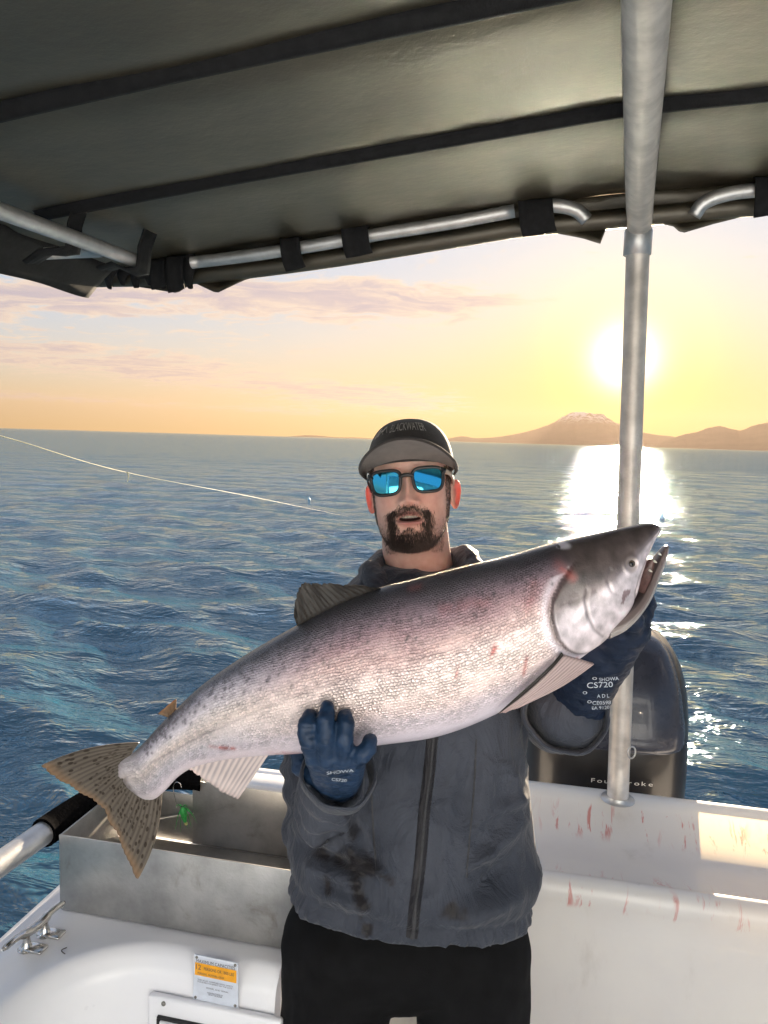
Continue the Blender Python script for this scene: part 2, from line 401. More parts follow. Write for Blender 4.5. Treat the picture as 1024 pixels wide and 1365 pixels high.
GEL = gelcoat('gelcoat', False); SHEET = gelcoat('gelcoat_thin', True)
ALU = pmat('brushed_aluminium', (0.52, 0.52, 0.52), 0.42, 0.8, 0.12, 30, 0.15, 300, rvar=0.2)
WORN = pmat('weathered_aluminium', (0.40, 0.395, 0.385), 0.42, 0.75, 0.22, 9, 0.25, 160, rvar=0.25, dirt=((0.20, 0.17, 0.13), 7.0, 0.58, 0.80))
CHROME = pmat('stainless', (0.62, 0.60, 0.57), 0.2, 1.0, 0.08, 60)
FOAM = pmat('black_foam', (0.005, 0.005, 0.0055), 0.9, 0, 0.3, 160, 1.0, 240, spec=0.0)
RUBBER = pmat('dark_rubber', (0.015, 0.015, 0.016), 0.7, 0, 0.2, 80)
SCREW = pmat('screw_head', (0.25, 0.24, 0.22), 0.4, 0.9)
boat = empty('fishing_boat', (0.2, 0.9, 0.0), label='open white fibreglass fishing boat, cockpit and stern seen from inside', cat='boat')
def bx(name, mb, mat, smooth=True, parent=None):
    """build a boat part in world coordinates, parented to the boat"""
    o = mb.build(name, mat, parent or boat, smooth)
    o.matrix_parent_inverse = Matrix.Translation((-0.2, -0.9, 0.0))
    return o
def wp(o, parent):
    """parent keeping world coordinates, for a child of a boat part"""
    o.parent = parent; o.matrix_parent_inverse = Matrix.Identity(4); return o
# inner edge of the cockpit: port... left side, rounded corner, then the aft bulkhead
inner = [(-0.845, y) for y in np.linspace(-1.6, 1.0, 14)]
for a in np.linspace(0, 90, 14)[1:]: inner.append((-0.635 - 0.21 * math.cos(math.radians(a)), 1.0 + 0.21 * math.sin(math.radians(a))))
inner += [(x, 1.21) for x in np.linspace(-0.60, -0.425, 5)]
inner = np.array(inner)
tan = np.gradient(inner, axis=0); tan /= np.linalg.norm(tan, axis=1)[:, None]
nrm = np.stack([tan[:, 1], -tan[:, 0]], 1)                       # towards the cockpit
outer = []
for i, (x, y) in enumerate(inner):
    if i < 14: outer.append((-0.972, y))
    elif i < 21: t = (i - 13) / 7; outer.append((-0.972, 1.0 + 0.66 * t))
    else: t = (i - 20) / (len(inner) - 21); outer.append((-0.972 + t * (0.972 - 0.425), 1.66))
outer = np.array(outer)
mb = MB(); V = []
prof = [(0.0, 0.700), (0.012, 0.697), (0.022, 0.688), (0.028, 0.674), (0.031, 0.655), (0.034, 0.60), (0.040, 0.45), (0.05, 0.2), (0.06, 0.04), (0.09, 0.006)]
for i in range(len(inner)):
    for t in (0.0, 0.012, 0.35, 0.7, 0.94): 
        p = outer[i] * (1 - t) + (inner[i] - nrm[i] * 0.03) * t; V.append((*p, 0.700 if t > 0 else 0.690))
    V.append((*(inner[i] - nrm[i] * 0.014), 0.7125)); 
    V.append((*(inner[i] + nrm[i] * 0.004), 0.7115)); 
    for d, z in prof[1:]: V.append((*(inner[i] + nrm[i] * d), z))
mb.add(V, gridf(len(inner), 7 + len(prof) - 1, flip=False))
bx('cockpit_side', mb, GEL)
# outer hull skin on the left, with rub rail
mb = MB(); V = []
for y in np.linspace(-1.6, 1.75, 20):
    for dx, z in ((0, .694), (-.018, .69), (-.03, .66), (-.03, .62), (-.012, .61), (-.03, .3), (-.08, -.1), (-.16, -.6)): V.append((-0.972 + dx, y, z))
mb.add(V, gridf(20, 8)); bx('hull_side', mb, GEL)
# white board behind the bin
bx('stern_coaming', MB().box((-0.535, 1.607, 0.781), (0.49, 0.075, 0.166), bev=0.012, seg=3), GEL)
# stern sheet: rim, sloping wall, splash-well floor, rounded inner rim, bulkhead
pts = [(2.098, .714), (2.08, .721), (2.06, .719), (2.045, .712), (2.036, .702), (2.02, .685), (1.99, .664), (1.962, .647), (1.935, .636), (1.90, .632), (1.86, .634), (1.80, .642), (1.74, .652), (1.705, .66), (1.692, .672), (1.686, .688), (1.676, .699), (1.660, .704), (1.644, .700), (1.633, .689), (1.629, .672), (1.631, .655), (1.636, .645), (1.634, .60), (1.63, .4), (1.62, .2), (1.61, .02), (1.58, .003)]
xs = np.linspace(-0.43, 1.30, 36)
V = [(x, y + 0.010 * math.sin(x * 2.2) - 0.012 * (x - 0.3), z) for x in xs for y, z in pts]
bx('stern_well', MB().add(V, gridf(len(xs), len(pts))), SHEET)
# outer transom below the rim
bx('transom', MB().box((0.17, 2.085, 0.06), (2.25, 0.05, 1.18), bev=0.012), GEL)
# right-hand side (outside the frame but lit by the same sky), floor
mb = MB(); V = []
for y in np.linspace(-1.6, 2.05, 12):
    for x, z in ((1.44, -.3), (1.44, .69), (1.42, .70), (1.31, .70), (1.29, .68), (1.28, .3), (1.26, .01)): V.append((x, y, z))
mb.add(V, gridf(12, 7, flip=True)); bx('cockpit_side', mb, GEL)
DECK = pmat('nonskid_deck', (0.72, 0.72, 0.72), 0.6, 0, 0.08, 12, 0.6, 260)
bx('deck', MB().box((0.18, 0.2, -0.03), (2.3, 3.72, 0.06), bev=0.004), DECK)
# end of the step where the bulkhead turns aft, hidden behind the man
bx('step_side', MB().box((-0.418, 1.435, 0.348), (0.012, 0.46, 0.69), bev=0.003), GEL)
# hatch: raised panel with framed lid on the aft bulkhead
YB = 1.168
h0 = Uy(196, 1348, YB); h1 = Uy(420, 1348, YB)
bx('hatch_surround', MB().box((-0.535, YB - 0.001, h0[2] - 0.12), (0.26, 0.016, 0.32), bev=0.006, seg=3), GEL)
lid = bx('hatch', MB().box((-0.525, YB - 0.012, h0[2] - 0.17), (0.225, 0.012, 0.34), bev=0.004, seg=3), GEL)
ho = MB()
for c, d in (((-0.525, YB - 0.010, h0[2] + 0.004), (0.235, 0.010, 0.005)), ((-0.6405, YB - 0.010, h0[2] - 0.17), (0.005, 0.010, 0.345))): ho.box(c, d)
wp(mk('hatch_gasket', ho.v, ho.f, RUBBER), lid)
# capacity plate on the bulkhead
plate_m = pmat('plate_print', (0.62, 0.66, 0.74), 0.35, 0.1, 0.06, 40)
orange_m = pmat('plate_orange', (0.80, 0.36, 0.012), 0.4, 0, 0.08, 60)
ink_m = pmat('plate_ink', (0.06, 0.055, 0.07), 0.6)
def quadpanel(cs, t):
    """thin slab from four world corners (tl, tr, br, bl); t = thickness towards the camera"""
    cs = [Vector(c) for c in cs]; n = (cs[1] - cs[0]).cross(cs[3] - cs[0]).normalized()
    if n.dot(Vector((0, -1, 0))) < 0: n = -n
    mb = MB(); mb.add([c for c in cs] + [c + n * t for c in cs], [(4, 5, 6, 7), (0, 3, 2, 1), (0, 1, 5, 4), (1, 2, 6, 5), (2, 3, 7, 6), (3, 0, 4, 7)]); return mb, cs, n
YP = 1.174
cs = [Uy(260, 1271, YP), Uy(318, 1283, YP), Uy(318, 1343, YP), Uy(258, 1330, YP)]
mb, cs, nn = quadpanel(cs, 0.0025); plate = bx('capacity_plate', mb, plate_m, False)
def onplate(u, v, h): return (cs[0] * (1 - u) * (1 - v) + cs[1] * u * (1 - v) + cs[2] * u * v + cs[3] * (1 - u) * v) + nn * h
def strip(u0, u1, v0, v1, h=0.0034): return [onplate(u0, v0, h), onplate(u1, v0, h), onplate(u1, v1, h), onplate(u0, v1, h)]
q = strip(0.03, 0.97, 0.16, 0.44); wp(mk('warning_band', q, [(0, 1, 2, 3)], orange_m), plate)
def text_mesh(txt, size=1.0, ext=0.0, align='LEFT'):
    cu = bpy.data.curves.new('t', 'FONT'); cu.body = txt; cu.size = size; cu.align_x = align; cu.extrude = ext; cu.resolution_u = 3
    ob = bpy.data.objects.new('t', cu); COL.objects.link(ob); dg = bpy.context.evaluated_depsgraph_get(); dg.update()
    me = bpy.data.meshes.new_from_object(ob.evaluated_get(dg), depsgraph=dg)
    V = np.array([v.co[:] for v in me.vertices]).reshape(-1, 3); Fc = [tuple(p.vertices) for p in me.polygons]
    bpy.data.objects.remove(ob); bpy.data.curves.remove(cu); bpy.data.meshes.remove(me); return V, Fc
def plate_text(txt, u0, u1, vb, vh, name='lettering', mat=ink_m, h=0.0042):
    V, Fc = text_mesh(txt); w = V[:, 0].max() - V[:, 0].min()
    P = [onplate(u0 + (v[0] - V[:, 0].min()) / w * (u1 - u0), vb - v[1] * vh / 0.72, h) for v in V]
    wp(mk(name, P, Fc, mat, None, False), plate)
plate_text('MAXIMUM CAPACITIES', 0.06, 0.94, 0.145, 0.075)
plate_text('12', 0.06, 0.17, 0.30, 0.115)
plate_text('PERSONS OR 1800 LBS', 0.24, 0.92, 0.29, 0.07)
plate_text('PERSONS, MOTORS, GEAR', 0.10, 0.70, 0.40, 0.045)
for k, (a, b_, v_) in enumerate(((.1, .9, .54), (.1, .88, .585), (.3, .8, .69), (.33, .68, .79), (.36, .66, .83))):
    plate_text(('THIS BOAT COMPLIES WITH SAFETY', 'STANDARDS IN EFFECT ON THE DATE', 'MODEL AND SERIAL', 'MANUFACTURED BY', 'BOAT BUILDER')[k], a, b_, v_, 0.032)
for u, v_ in ((.06, .05), (.94, .05), (.94, .95), (.06, .95)):
    p = onplate(u, v_, 0.003); sb = MB().ball(p, (0.0028, 0.0016, 0.0028), 10, 6); wp(mk('screw', sb.v, sb.f, SCREW), plate)
p = Uy(218, 1338, YB - 0.01); sb = MB().ball(p, (0.0045, 0.003, 0.0045), 12, 6); bx('screw', sb, SCREW)
# hand rail with black foam sleeves
rail = [(-0.99, -1.6, .85), (-0.99, -0.4, .85), (-0.988, 0.5, .85), (-0.985, 1.0, .85), (-0.972, 1.25, .852), (-0.955, 1.40, .855), (-0.92, 1.50, .858), (-0.86, 1.56, .86), (-0.79, 1.578, .862), (-0.755, 1.58, .86)]
rc = curve(rail, 70); rl = bx('hand_rail', MB().tube(rc, 0.024, 20), ALU)
i0 = int(np.argmin(np.abs(rc[:, 1] - 1.285)))
fs = MB(); seg_ = rc[i0:]; fs.tube(seg_, 0.0305, 20); o = wp(mk('foam_sleeve', fs.v, fs.f, FOAM), rl)
for x0, x1, y in ((-.988, -.955, -0.9), (-.988, -.955, 0.1), (-.986, -.955, 0.8), (-.955, -.94, 1.41)):
    mb = MB().tube([(x0, y, .85), (x1, y, .70)], 0.015, 12); wp(mk('rail_post', mb.v, mb.f, ALU), rl)
# mooring cleat
A = np.array(Uz(4, 1266, .735)); B = np.array(Uz(86, 1203, .735)); d = (B - A)
cl = bx('mooring_cleat', MB().tube(curve([A, A + d * .2 + (0, 0, .002), A + d * .38 + (0, 0, -.004), A + d * .5 + (0, 0, -.005), A + d * .62 + (0, 0, -.004), A + d * .8 + (0, 0, .002), B], 24), [0.0035] + [0.006] * 5 + [0.0085] * 12 + [0.006] * 5 + [0.0035], 14), CHROME)
for t in (0.36, 0.66):
    c = A + d * t; f_ = MB().tube([c + (0, 0, .0), c + (0, 0, -.015), c + (0, 0, -.028), c + (0, 0, -.034)], [.0065, .006, .009, .016], 14)
    f_.box((c[0] + .012, c[1] + .002, .7035), (.05, .026, .006), bev=.0025); wp(mk('foot', f_.v, f_.f, CHROME), cl)
# ================================================================== bait bin of sheet aluminium
bin_ = empty('bait_bin', (-0.68, 1.42, 0.70), label='open grey sheet aluminium bin on the stern ledge', cat='bin')
def bb(name, c, d, bev=0.0015):
    o = MB().box((c[0] + .68, c[1] - 1.42, c[2] - .70), d, bev=bev).build(name, WORN, bin_); return sharp(o)
bb('front_panel', (-0.675, 1.272, .782), (0.50, .004, .16)); bb('back_panel', (-0.60, 1.560, .785), (0.35, .004, .156))
bb('back_corner_panel', (-0.838, 1.5635, .766), (.166, .003, .118)); bb('side_panel', (-0.923, 1.41, .782), (.004, .272, .158)); bb('side_panel', (-0.427, 1.415, .782), (.004, .283, .16)); bb('floor_panel', (-0.675, 1.416, .7055), (.494, .28, .004))
o = MB().tube(curve([(-0.773 + .68, .138, .085), (-0.80 + .68, .128, .08), (-0.85 + .68, .10, .075), (-0.91 + .68, .04, .07)], 10), 0.004, 8).build('corner_seam', WORN, bin_)
# ================================================================== grab pole standing on the stern rim
PB = np.array([0.243, 2.045, .716]); PT = np.array([0.203, 2.00, 2.215])
POLE = pmat('pole_aluminium', (0.56, 0.52, 0.48), 0.50, 0.55, 0.18, 18, 0.15, 200, rvar=0.2, dirt=((0.10, 0.05, 0.03), 55.0, 0.70, 0.76))
cano = empty('boat_canopy', (0.2, 2.01, 0.744), label='black fabric canopy on a metal tube frame above the cockpit', cat='canopy')
def cx(name, mb, mat, parent=None, smooth=True):
    o = mk(name, mb.v, mb.f, mat, cano, smooth)
    o.matrix_parent_inverse = Matrix.Translation((-0.2, -2.01, -0.744)); 
    if parent is not None: wp(o, parent)
    return o
pole = cx('support_pole', MB().tube(curve([PB, PB * .5 + PT * .5, PT], 14), 0.0285, 24), POLE)
cx('pole_base', MB().tube([PB + (0, 0, .001), PB + (0, 0, .006), PB + (0, 0, .012)], [.045, .044, .03], 20), ALU, pole)
cx('pole_collar', MB().tube([PT + (0, .002, -.06), PT + (0, .002, -.058), PT + (0, 0, .0), PT + (0, -.004, .012)], [.030, .034, .034, .029], 24), ALU, pole)
def camber(x):
    x = np.asarray(x, float) - 0.12
    return 2.268 + 0.122 * (x - np.sqrt(x * x + 0.004)) / 2 + 0.03 * (x + np.sqrt(x * x + 0.004)) / 2
# long tube running forward under the fabric
F1 = np.array(Uz(862, 0, 2.211)); F2 = F1 + (F1 - PT) * 1.1
cx('roof_tube', MB().tube(curve([PT + (0, 0, -.02), PT + (-.002, -.03, .012), PT + (F1 - PT) * .25 + (0, 0, .004), PT + (F1 - PT) * .6, F1, F2], 30), 0.0295, 24), POLE)
# fabric: cambered sheet with sagging bays, overhanging edges and a hanging valance
CAN = bpy.data.materials.new('canopy_fabric'); CAN.use_nodes = True; CAN.node_tree.nodes.clear(); T = NT(CAN.node_tree)
P = T.new('ShaderNodeNewGeometry').outputs['Position']
cc = T.mix(T.step(T.noise(P, 7, 6, 0.65), 0.35, 0.7), (0.013, 0.0125, 0.011), (0.030, 0.028, 0.023))
wv = T.noise(T.vm('MULTIPLY', P, (1, 1, 1)), 420, 2); wr = T.noise(T.vm('MULTIPLY', P, (9, 11, 9)), 1.0, 5, 0.65)
b1 = T.new('ShaderNodeBump', {'Strength': 0.5, 'Distance': 0.0006, 'Height': wv}); b2 = T.new('ShaderNodeBump', {'Strength': 0.5, 'Distance': 0.010, 'Height': wr, 'Normal': b1})
pb = T.new('ShaderNodeBsdfPrincipled', {'Base Color': cc, 'Roughness': T.m('ADD', 0.40, T.m('MULTIPLY', T.noise(P, 10, 5), 0.2)), 'Specular IOR Level': 0.7, 'Normal': b2, 'Coat Weight': 0.85, 'Coat Roughness': 0.42, 'Coat Tint': (1.0, 0.86, 0.62)})
T.new('ShaderNodeOutputMaterial', {'Surface': pb})
STRAP = pmat('black_strap', (0.014, 0.014, 0.015), 0.75, 0, 0.2, 60, 0.4, 300, spec=0.12)
RIBM = pmat('rib_webbing', (0.010, 0.010, 0.011), 0.7, 0, 0.2, 60, 0.4, 300, spec=0.15)
RIBS = (1.04, 1.465, 0.55, 0.05)
SLOPE = 0.03
def CZ(x, y): return float(camber(x)) + SLOPE * (y - 2.0)
nx, ny = 90, 170
xs = np.linspace(-1.22, 1.75, nx); ys = np.linspace(-0.5, 2.03, ny); V = []
def fabric_z(x, y):
    d = min(abs(y - r) for r in (*RIBS, 2.0, -0.4))
    return CZ(x, y) + 0.034 + 0.012 * math.exp(-(d / 0.05) ** 2) - 0.006 * mnoise.noise(Vector((x * 3, y * 3, 0))) 
for x in xs:
    for y in ys: V.append((x, y, fabric_z(x, y)))
g_ = np.random.default_rng(3)
cx('roof_fabric', MB().add(V, gridf(nx, ny, flip=True)), CAN)
# pockets sewn round the cross ribs: a soft ridge hanging below the fabric
for r in RIBS:
    V = []; xr = np.linspace(-1.1, 1.7, 70)
    for x in xr:
        z0 = CZ(x, r) + 0.043
        for dy, dz in ((-.020, .002), (-.011, -.002), (-.009, -.010), (-.005, -.017), (.002, -.018), (.007, -.013), (.009, -.003), (.020, .002)):
            V.append((x, r + dy + 0.004 * math.sin(x * 5 + r), z0 + dz + SLOPE * dy))
    cx('rib_pocket', MB().add(V, gridf(70, 8)), RIBM)
# hanging valance along the aft edge and the left side, with an uneven hem
hem_px = [(-20, 372), (60, 378), (112, 398), (122, 376), (185, 383), (240, 392), (262, 378), (292, 392), (330, 374), (372, 362), (410, 358), (450, 352), (520, 341), (610, 328), (668, 315), (735, 312), (778, 320), (800, 327), (806, 305), (838, 299), (870, 299), (898, 305), (906, 314), (950, 300), (1000, 288), (1040, 292), (1100, 290)]
YV = 2.02
hem = np.array([Uy(px, py, YV) for px, py in hem_px]); hx = hem[:, 0]; hz_ = hem[:, 2]
xv = np.linspace(-1.19, 1.72, 220); V = []
for x in xv:
    zb = float(np.interp(x, hx, hz_, right=2.2)); zt = float(camber(x)) + 0.046
    for t in np.linspace(0, 1, 8):
        y = YV + 0.012 * math.sin(t * 3.1) + 0.010 * t * mnoise.noise(Vector((x * 9, 0, t * 2))) - 0.018 * t ** 2
        V.append((x, y, zt * (1 - t) + zb * t))
val = cx('aft_valance', MB().add(V, gridf(220, 8)), CAN); evald(val, [('SOLIDIFY', {'thickness': 0.003, 'offset': 0})])
V = []
for y in np.linspace(-0.45, 1.93, 120):
    zt = CZ(-1.21, y) + 0.04; zb = zt - 0.085 - 0.02 * mnoise.noise(Vector((y * 4, 2, 0)))
    for t in np.linspace(0, 1, 6): V.append((-1.20 - 0.085 * t + 0.008 * mnoise.noise(Vector((y * 7, t * 2, 5))), y, zt * (1 - t) + zb * t))
val = cx('side_valance', MB().add(V, gridf(120, 6, flip=True)), STRAP); evald(val, [('SOLIDIFY', {'thickness': 0.003, 'offset': 0})])
# aft cross bar, its hooked ends at the gap for the pole, and the left side bar
bar_px = [(256, 350), (330, 341), (420, 327), (500, 313), (600, 297), (686, 281)]
bar = cx('cross_bar', MB().tube(curve([Uy(px, py, 1.94) for px, py in bar_px], 30), 0.0165, 16), ALU)
cx('cross_bar', MB().tube(curve([Uy(708, 277, 1.94), Uy(740, 274, 1.94), Uy(768, 280, 1.945), Uy(782, 293, 1.955)], 16), 0.0165, 16), ALU)
cx('cross_bar', MB().tube(curve([Uy(925, 288, 1.955), Uy(938, 271, 1.945), Uy(965, 260, 1.94), Uy(1003, 254, 1.94), Uy(1080, 250, 1.94)], 18), 0.0165, 16), ALU)
cx('edge_roll', MB().tube(curve([Uy(120, 372, 2.0), Uy(250, 368, 2.0), Uy(420, 348, 2.0), Uy(600, 319, 2.0), Uy(700, 303, 2.0), Uy(840, 290, 2.0), Uy(1000, 275, 2.0), Uy(1090, 270, 2.0)], 40), 0.024, 16), CAN)
L0 = np.array([-1.04, 0.2, 2.08]); L1 = np.array(Uz(180, 347, 2.10))
cx('side_bar', MB().tube([L0, Uz(0, 281, 2.09), (Uz(0, 281, 2.09) + L1) / 2, L1], 0.0165, 16), ALU)
cx('side_bar', MB().tube([Uz(60, 338, 2.09), Uz(135, 335, 2.10)], 0.014, 12), ALU)
def strap(px0, px1, pytop, pybot, y=1.94, flap=0.0):
    """wide band wrapped round the bar, its free end hanging"""
    V = []; n = 14
    a = Uy(px0, pytop, y); b = Uy(px1, pytop, y); w = b - a
    c0 = Uy((px0 + px1) / 2, (pytop + pybot) / 2, y); zt = float(camber(c0[0])) + 0.05; zb = Uy(px0, pybot, y)[2]
    path = [(0.03, zt), (-0.012, zt - 0.02), (-0.026, (zt + zb) / 2 + .03), (-0.030, (zt + zb) / 2), (-0.024, zb + 0.02), (-0.015, zb)]
    pc = curve(path, n)
    for k, (dy, z) in enumerate(pc):
        t = k / (n - 1)
        for s_ in np.linspace(0, 1, 6):
            V.append((a[0] + w[0] * s_ + flap * t * t * 0.03, y + dy + 0.006 * math.sin(s_ * 3.1), z + (0.012 * s_ * t * t)))
    o = cx('fabric_strap', MB().add(V, gridf(n, 6)), STRAP); evald(o, [('SOLIDIFY', {'thickness': 0.003, 'offset': 0})])
for a in ((376, 402, 322, 364, 1.94, .6), (457, 492, 305, 346, 1.94, .5), (690, 735, 262, 318, 1.94, .6), (1003, 1040, 235, 293, 1.94, .2), (206, 226, 330, 388, 1.94, 0), (228, 250, 330, 392, 1.93, 0), (186, 204, 335, 375, 1.95, 0)): strap(*a)
def sstrap(px, py, w, drop):
    c = np.array(Uz(px, py, 2.095)); V = []
    for k, (dx, dz) in enumerate(((.05, .10), (.022, .03), (.020, .0), (.016, -.025), (-.01, -.03), (-.05, -drop * .6), (-.09, -drop))):
        for s_ in np.linspace(-.5, .5, 5): V.append((c[0] + dx, c[1] + s_ * w, c[2] + dz + .004 * math.sin(s_ * 5 + k)))
    o = cx('fabric_strap', MB().add(V, gridf(7, 5)), STRAP); evald(o, [('SOLIDIFY', {'thickness': 0.003, 'offset': 0})])
sstrap(88, 318, .05, .05); sstrap(182, 347, .06, .02)
for k in range(7):                                     # bunched fabric at the corner of the frame
    p = Uy(150 + k * 17, 352 + 6 * math.sin(k * 2.1), 1.95 + .02 * (k % 3)); q = Uy(146 + k * 18, 384 - 5 * (k % 2), 1.98)
    cx('gathered_fold', MB().tube(curve([p + (0, 0, .06), p, (p + q) / 2 + (0, -.012, 0), q], 10), [.014, .018, .02, .022, .02, .019, .017, .015, .012, .008], 10, flat=0.6), STRAP)
# forward posts of the canopy frame (behind the camera)
for x in (-0.98, 1.35): cx('frame_post', MB().tube([(x, -0.4, .70), (x, -0.4, 2.15)], 0.02, 12), ALU)
cx('frame_post', MB().tube([(1.35, 2.0, .70), (1.35, 2.0, 2.2)], 0.02, 12), ALU)
# unseen cabin added to bounce sunlight onto man and fish; aft wall, windows, door
GLASS = pmat('tinted_screen', (0.03, 0.05, 0.06), 0.05, 0, 0.05, 5)
YC = -0.55
CABW = pmat('fill_cabin_paint', (0.64, 0.76, 0.95), 0.5, 0, 0.05, 4)  # pale blue picked to cool the fill light bounced off the wall
cab = bx('fill_cabin', MB().box((0.19, YC - 0.75, 1.04), (2.30, 1.5, 2.08), bev=0.05, seg=3), CABW)
for c, d in (((-0.55, YC + .004, 1.50), (0.46, .012, 0.42)), ((0.95, YC + .004, 1.50), (0.46, .012, 0.42))):
    o = MB().box(c, d, bev=0.005); wp(mk('fill_cabin_window', o.v, o.f, GLASS), cab)
o = MB().box((0.22, YC + .006, 0.90), (0.66, .016, 1.70), bev=0.006); dr = wp(mk('fill_cabin_door', o.v, o.f, CABW), cab)
o = MB().box((0.22, YC + .010, 1.46), (0.44, .016, 0.42), bev=0.005); wp(mk('fill_cabin_window', o.v, o.f, GLASS), cab)
# ================================================================== outboard motor
COWL = pmat('cowl_paint', (0.012, 0.012, 0.014), 0.30, 0, 0.15, 20, 0, spec=0.25, coat=0.12, rvar=0.12)
CTOP = pmat('cowl_top_paint', (0.030, 0.034, 0.050), 0.28, 0.1, 0.12, 14, 0, spec=0.3, coat=0.2, rvar=0.1)
WHT = pmat('white_letter', (0.70, 0.70, 0.68), 0.5)
OB = np.array([0.235, 2.45, 0.30])
outb = empty('outboard_motor', tuple(OB), label='black outboard motor behind the stern, lettered on its cowl', cat='outboard motor')
def loft_cowl(levels, n=48, p=3.6):
    V = []
    for z, hw, yf, yb in levels:
        cy = (yf + yb) / 2; hd = (yb - yf) / 2
        for k in range(n):
            a = 2 * math.pi * k / n; c, s_ = math.cos(a), math.sin(a)
            V.append((hw * math.copysign(abs(c) ** (2 / p), c), cy + hd * math.copysign(abs(s_) ** (2 / p), s_) - OB[1], z - OB[2]))
    Fc = gridf(len(levels), n, False, True, flip=False)
    Fc.append(tuple(range(n))[::-1]); Fc.append(tuple((len(levels) - 1) * n + k for k in range(n)))
    return MB().add(V, Fc)
lv = [(.42, .20, 2.28, 2.75), (.46, .235, 2.255, 2.80), (.52, .250, 2.245, 2.82), (.62, .256, 2.25, 2.83), (.74, .257, 2.262, 2.83), (.86, .252, 2.28, 2.82), (.94, .240, 2.30, 2.80), (1.00, .220, 2.325, 2.77), (1.04, .195, 2.35, 2.73), (1.07, .15, 2.39, 2.68), (1.085, .08, 2.46, 2.6)]
zz = np.linspace(.42, 1.085, 40); L = np.array(lv)
loft_cowl([(z, *[float(spl(L[:, 0], L[:, k], z)) for k in (1, 2, 3)]) for z in zz]).build('cowl', COWL, outb)
lt = [(.765, .205, 2.258, 2.60), (.775, .222, 2.246, 2.62), (.80, .228, 2.246, 2.62), (.88, .222, 2.262, 2.62), (.96, .208, 2.288, 2.62), (1.02, .188, 2.318, 2.62), (1.06, .165, 2.346, 2.62), (1.085, .135, 2.38, 2.62), (1.098, .09, 2.42, 2.60)]
zz = np.linspace(.765, 1.098, 30); L = np.array(lt)
loft_cowl([(z, *[float(spl(L[:, 0], L[:, k], z)) for k in (1, 2, 3)]) for z in zz], p=4.5).build('cowl_top', CTOP, outb)
loft_cowl([(-.35, .05, 2.36, 2.62), (.0, .07, 2.33, 2.66), (.3, .11, 2.3, 2.70), (.44, .18, 2.28, 2.74)], p=2.6).build('midsection', COWL, outb)
MB().box((0, -.30, .10), (.22, .12, .22), bev=.02).build('clamp_bracket', COWL, outb)
V, Fc = text_mesh('FourStroke'); w_ = V[:, 0].max(); a = Uy(788, 1042, 2.243); b = Uy(870, 1048, 2.243)
# spaced, wide lettering on the front of the cowl
mbt = MB(); x0 = 0.0
for ch in 'FourStroke':
    Vc, Fcc = text_mesh(ch); wch = Vc[:, 0].max() - Vc[:, 0].min(); Vc[:, 0] -= Vc[:, 0].min()
    mbt.add([(x0 + v[0] * 1.5, v[1], 0) for v in Vc], Fcc); x0 += wch * 1.5 + 0.36
tv = np.array(mbt.v); s_ = (b[0] - a[0]) / tv[:, 0].max()
lp = []
for v in tv:
    x = a[0] + v[0] * s_; z = a[2] + (b[2] - a[2]) * (x - a[0]) / (b[0] - a[0]) + v[1] * s_ * 0.95
    lp.append((x - OB[0], 2.2405 - OB[1] + .0045 * 0, z - OB[2]))
mk('lettering', lp, mbt.f, WHT, outb, False)
# small ring and lanyard hanging on the pole
ring = Uy(842, 1003, 1.985); rb = MB()
rp = [(ring[0] + .010 * math.cos(t), ring[1] + .004 * math.cos(t), ring[2] + .016 * math.sin(t)) for t in np.linspace(0, 6.28, 20)]
rb.tube(rp, .0022, 8, caps=False); cx('ring', rb, ALU, pole)
# ================================================================== salmon
YF = 1.06
fishc = Ud(470, 870, YF)
salmon = empty('salmon', tuple(fishc), label='large silver salmon with dark back and spotted tail, held across the body', cat='fish')
def polyd(px, py, poly):
    """distance to a polyline and side sign"""
    P = np.stack([px, py], -1); best = np.full(px.shape, 1e9); side = np.zeros(px.shape)
    for a, b in zip(poly[:-1], poly[1:]):
        a = np.array(a, float); b = np.array(b, float); d = b - a; L = d @ d
        t = np.clip(((P - a) @ d) / L, 0, 1); q = P - (a + t[..., None] * d); r = np.hypot(q[..., 0], q[..., 1])
        s = np.sign(d[0] * q[..., 1] - d[1] * q[..., 0]); m = r < best
        best = np.where(m, r, best); side = np.where(m, s, side)
    return best, side
def fyc(px): return YF + 0.05 * np.clip((330 - px) / 280.0, 0, 1.2) ** 2 - 0.012 * np.clip((px - 700) / 190.0, 0, 1)
def to_world(px, py, depth_px):
    """pixel-plane coordinates of the fish's mid plane; depth_px moves towards the camera (same unit)"""
    px = np.asarray(px, float).ravel(); py = np.asarray(py, float).ravel(); dp = np.asarray(depth_px, float).ravel()
    yc = fyc(px); D = (FW[None] * F + RT[None] * (px - 512)[:, None] + UP[None] * (682.5 - py)[:, None]) / F
    W_ = CAMP[None] + D * (yc / (D @ HF))[:, None]
    return W_ - HF[None] * (dp * YF / F)[:, None] - fishc[None]
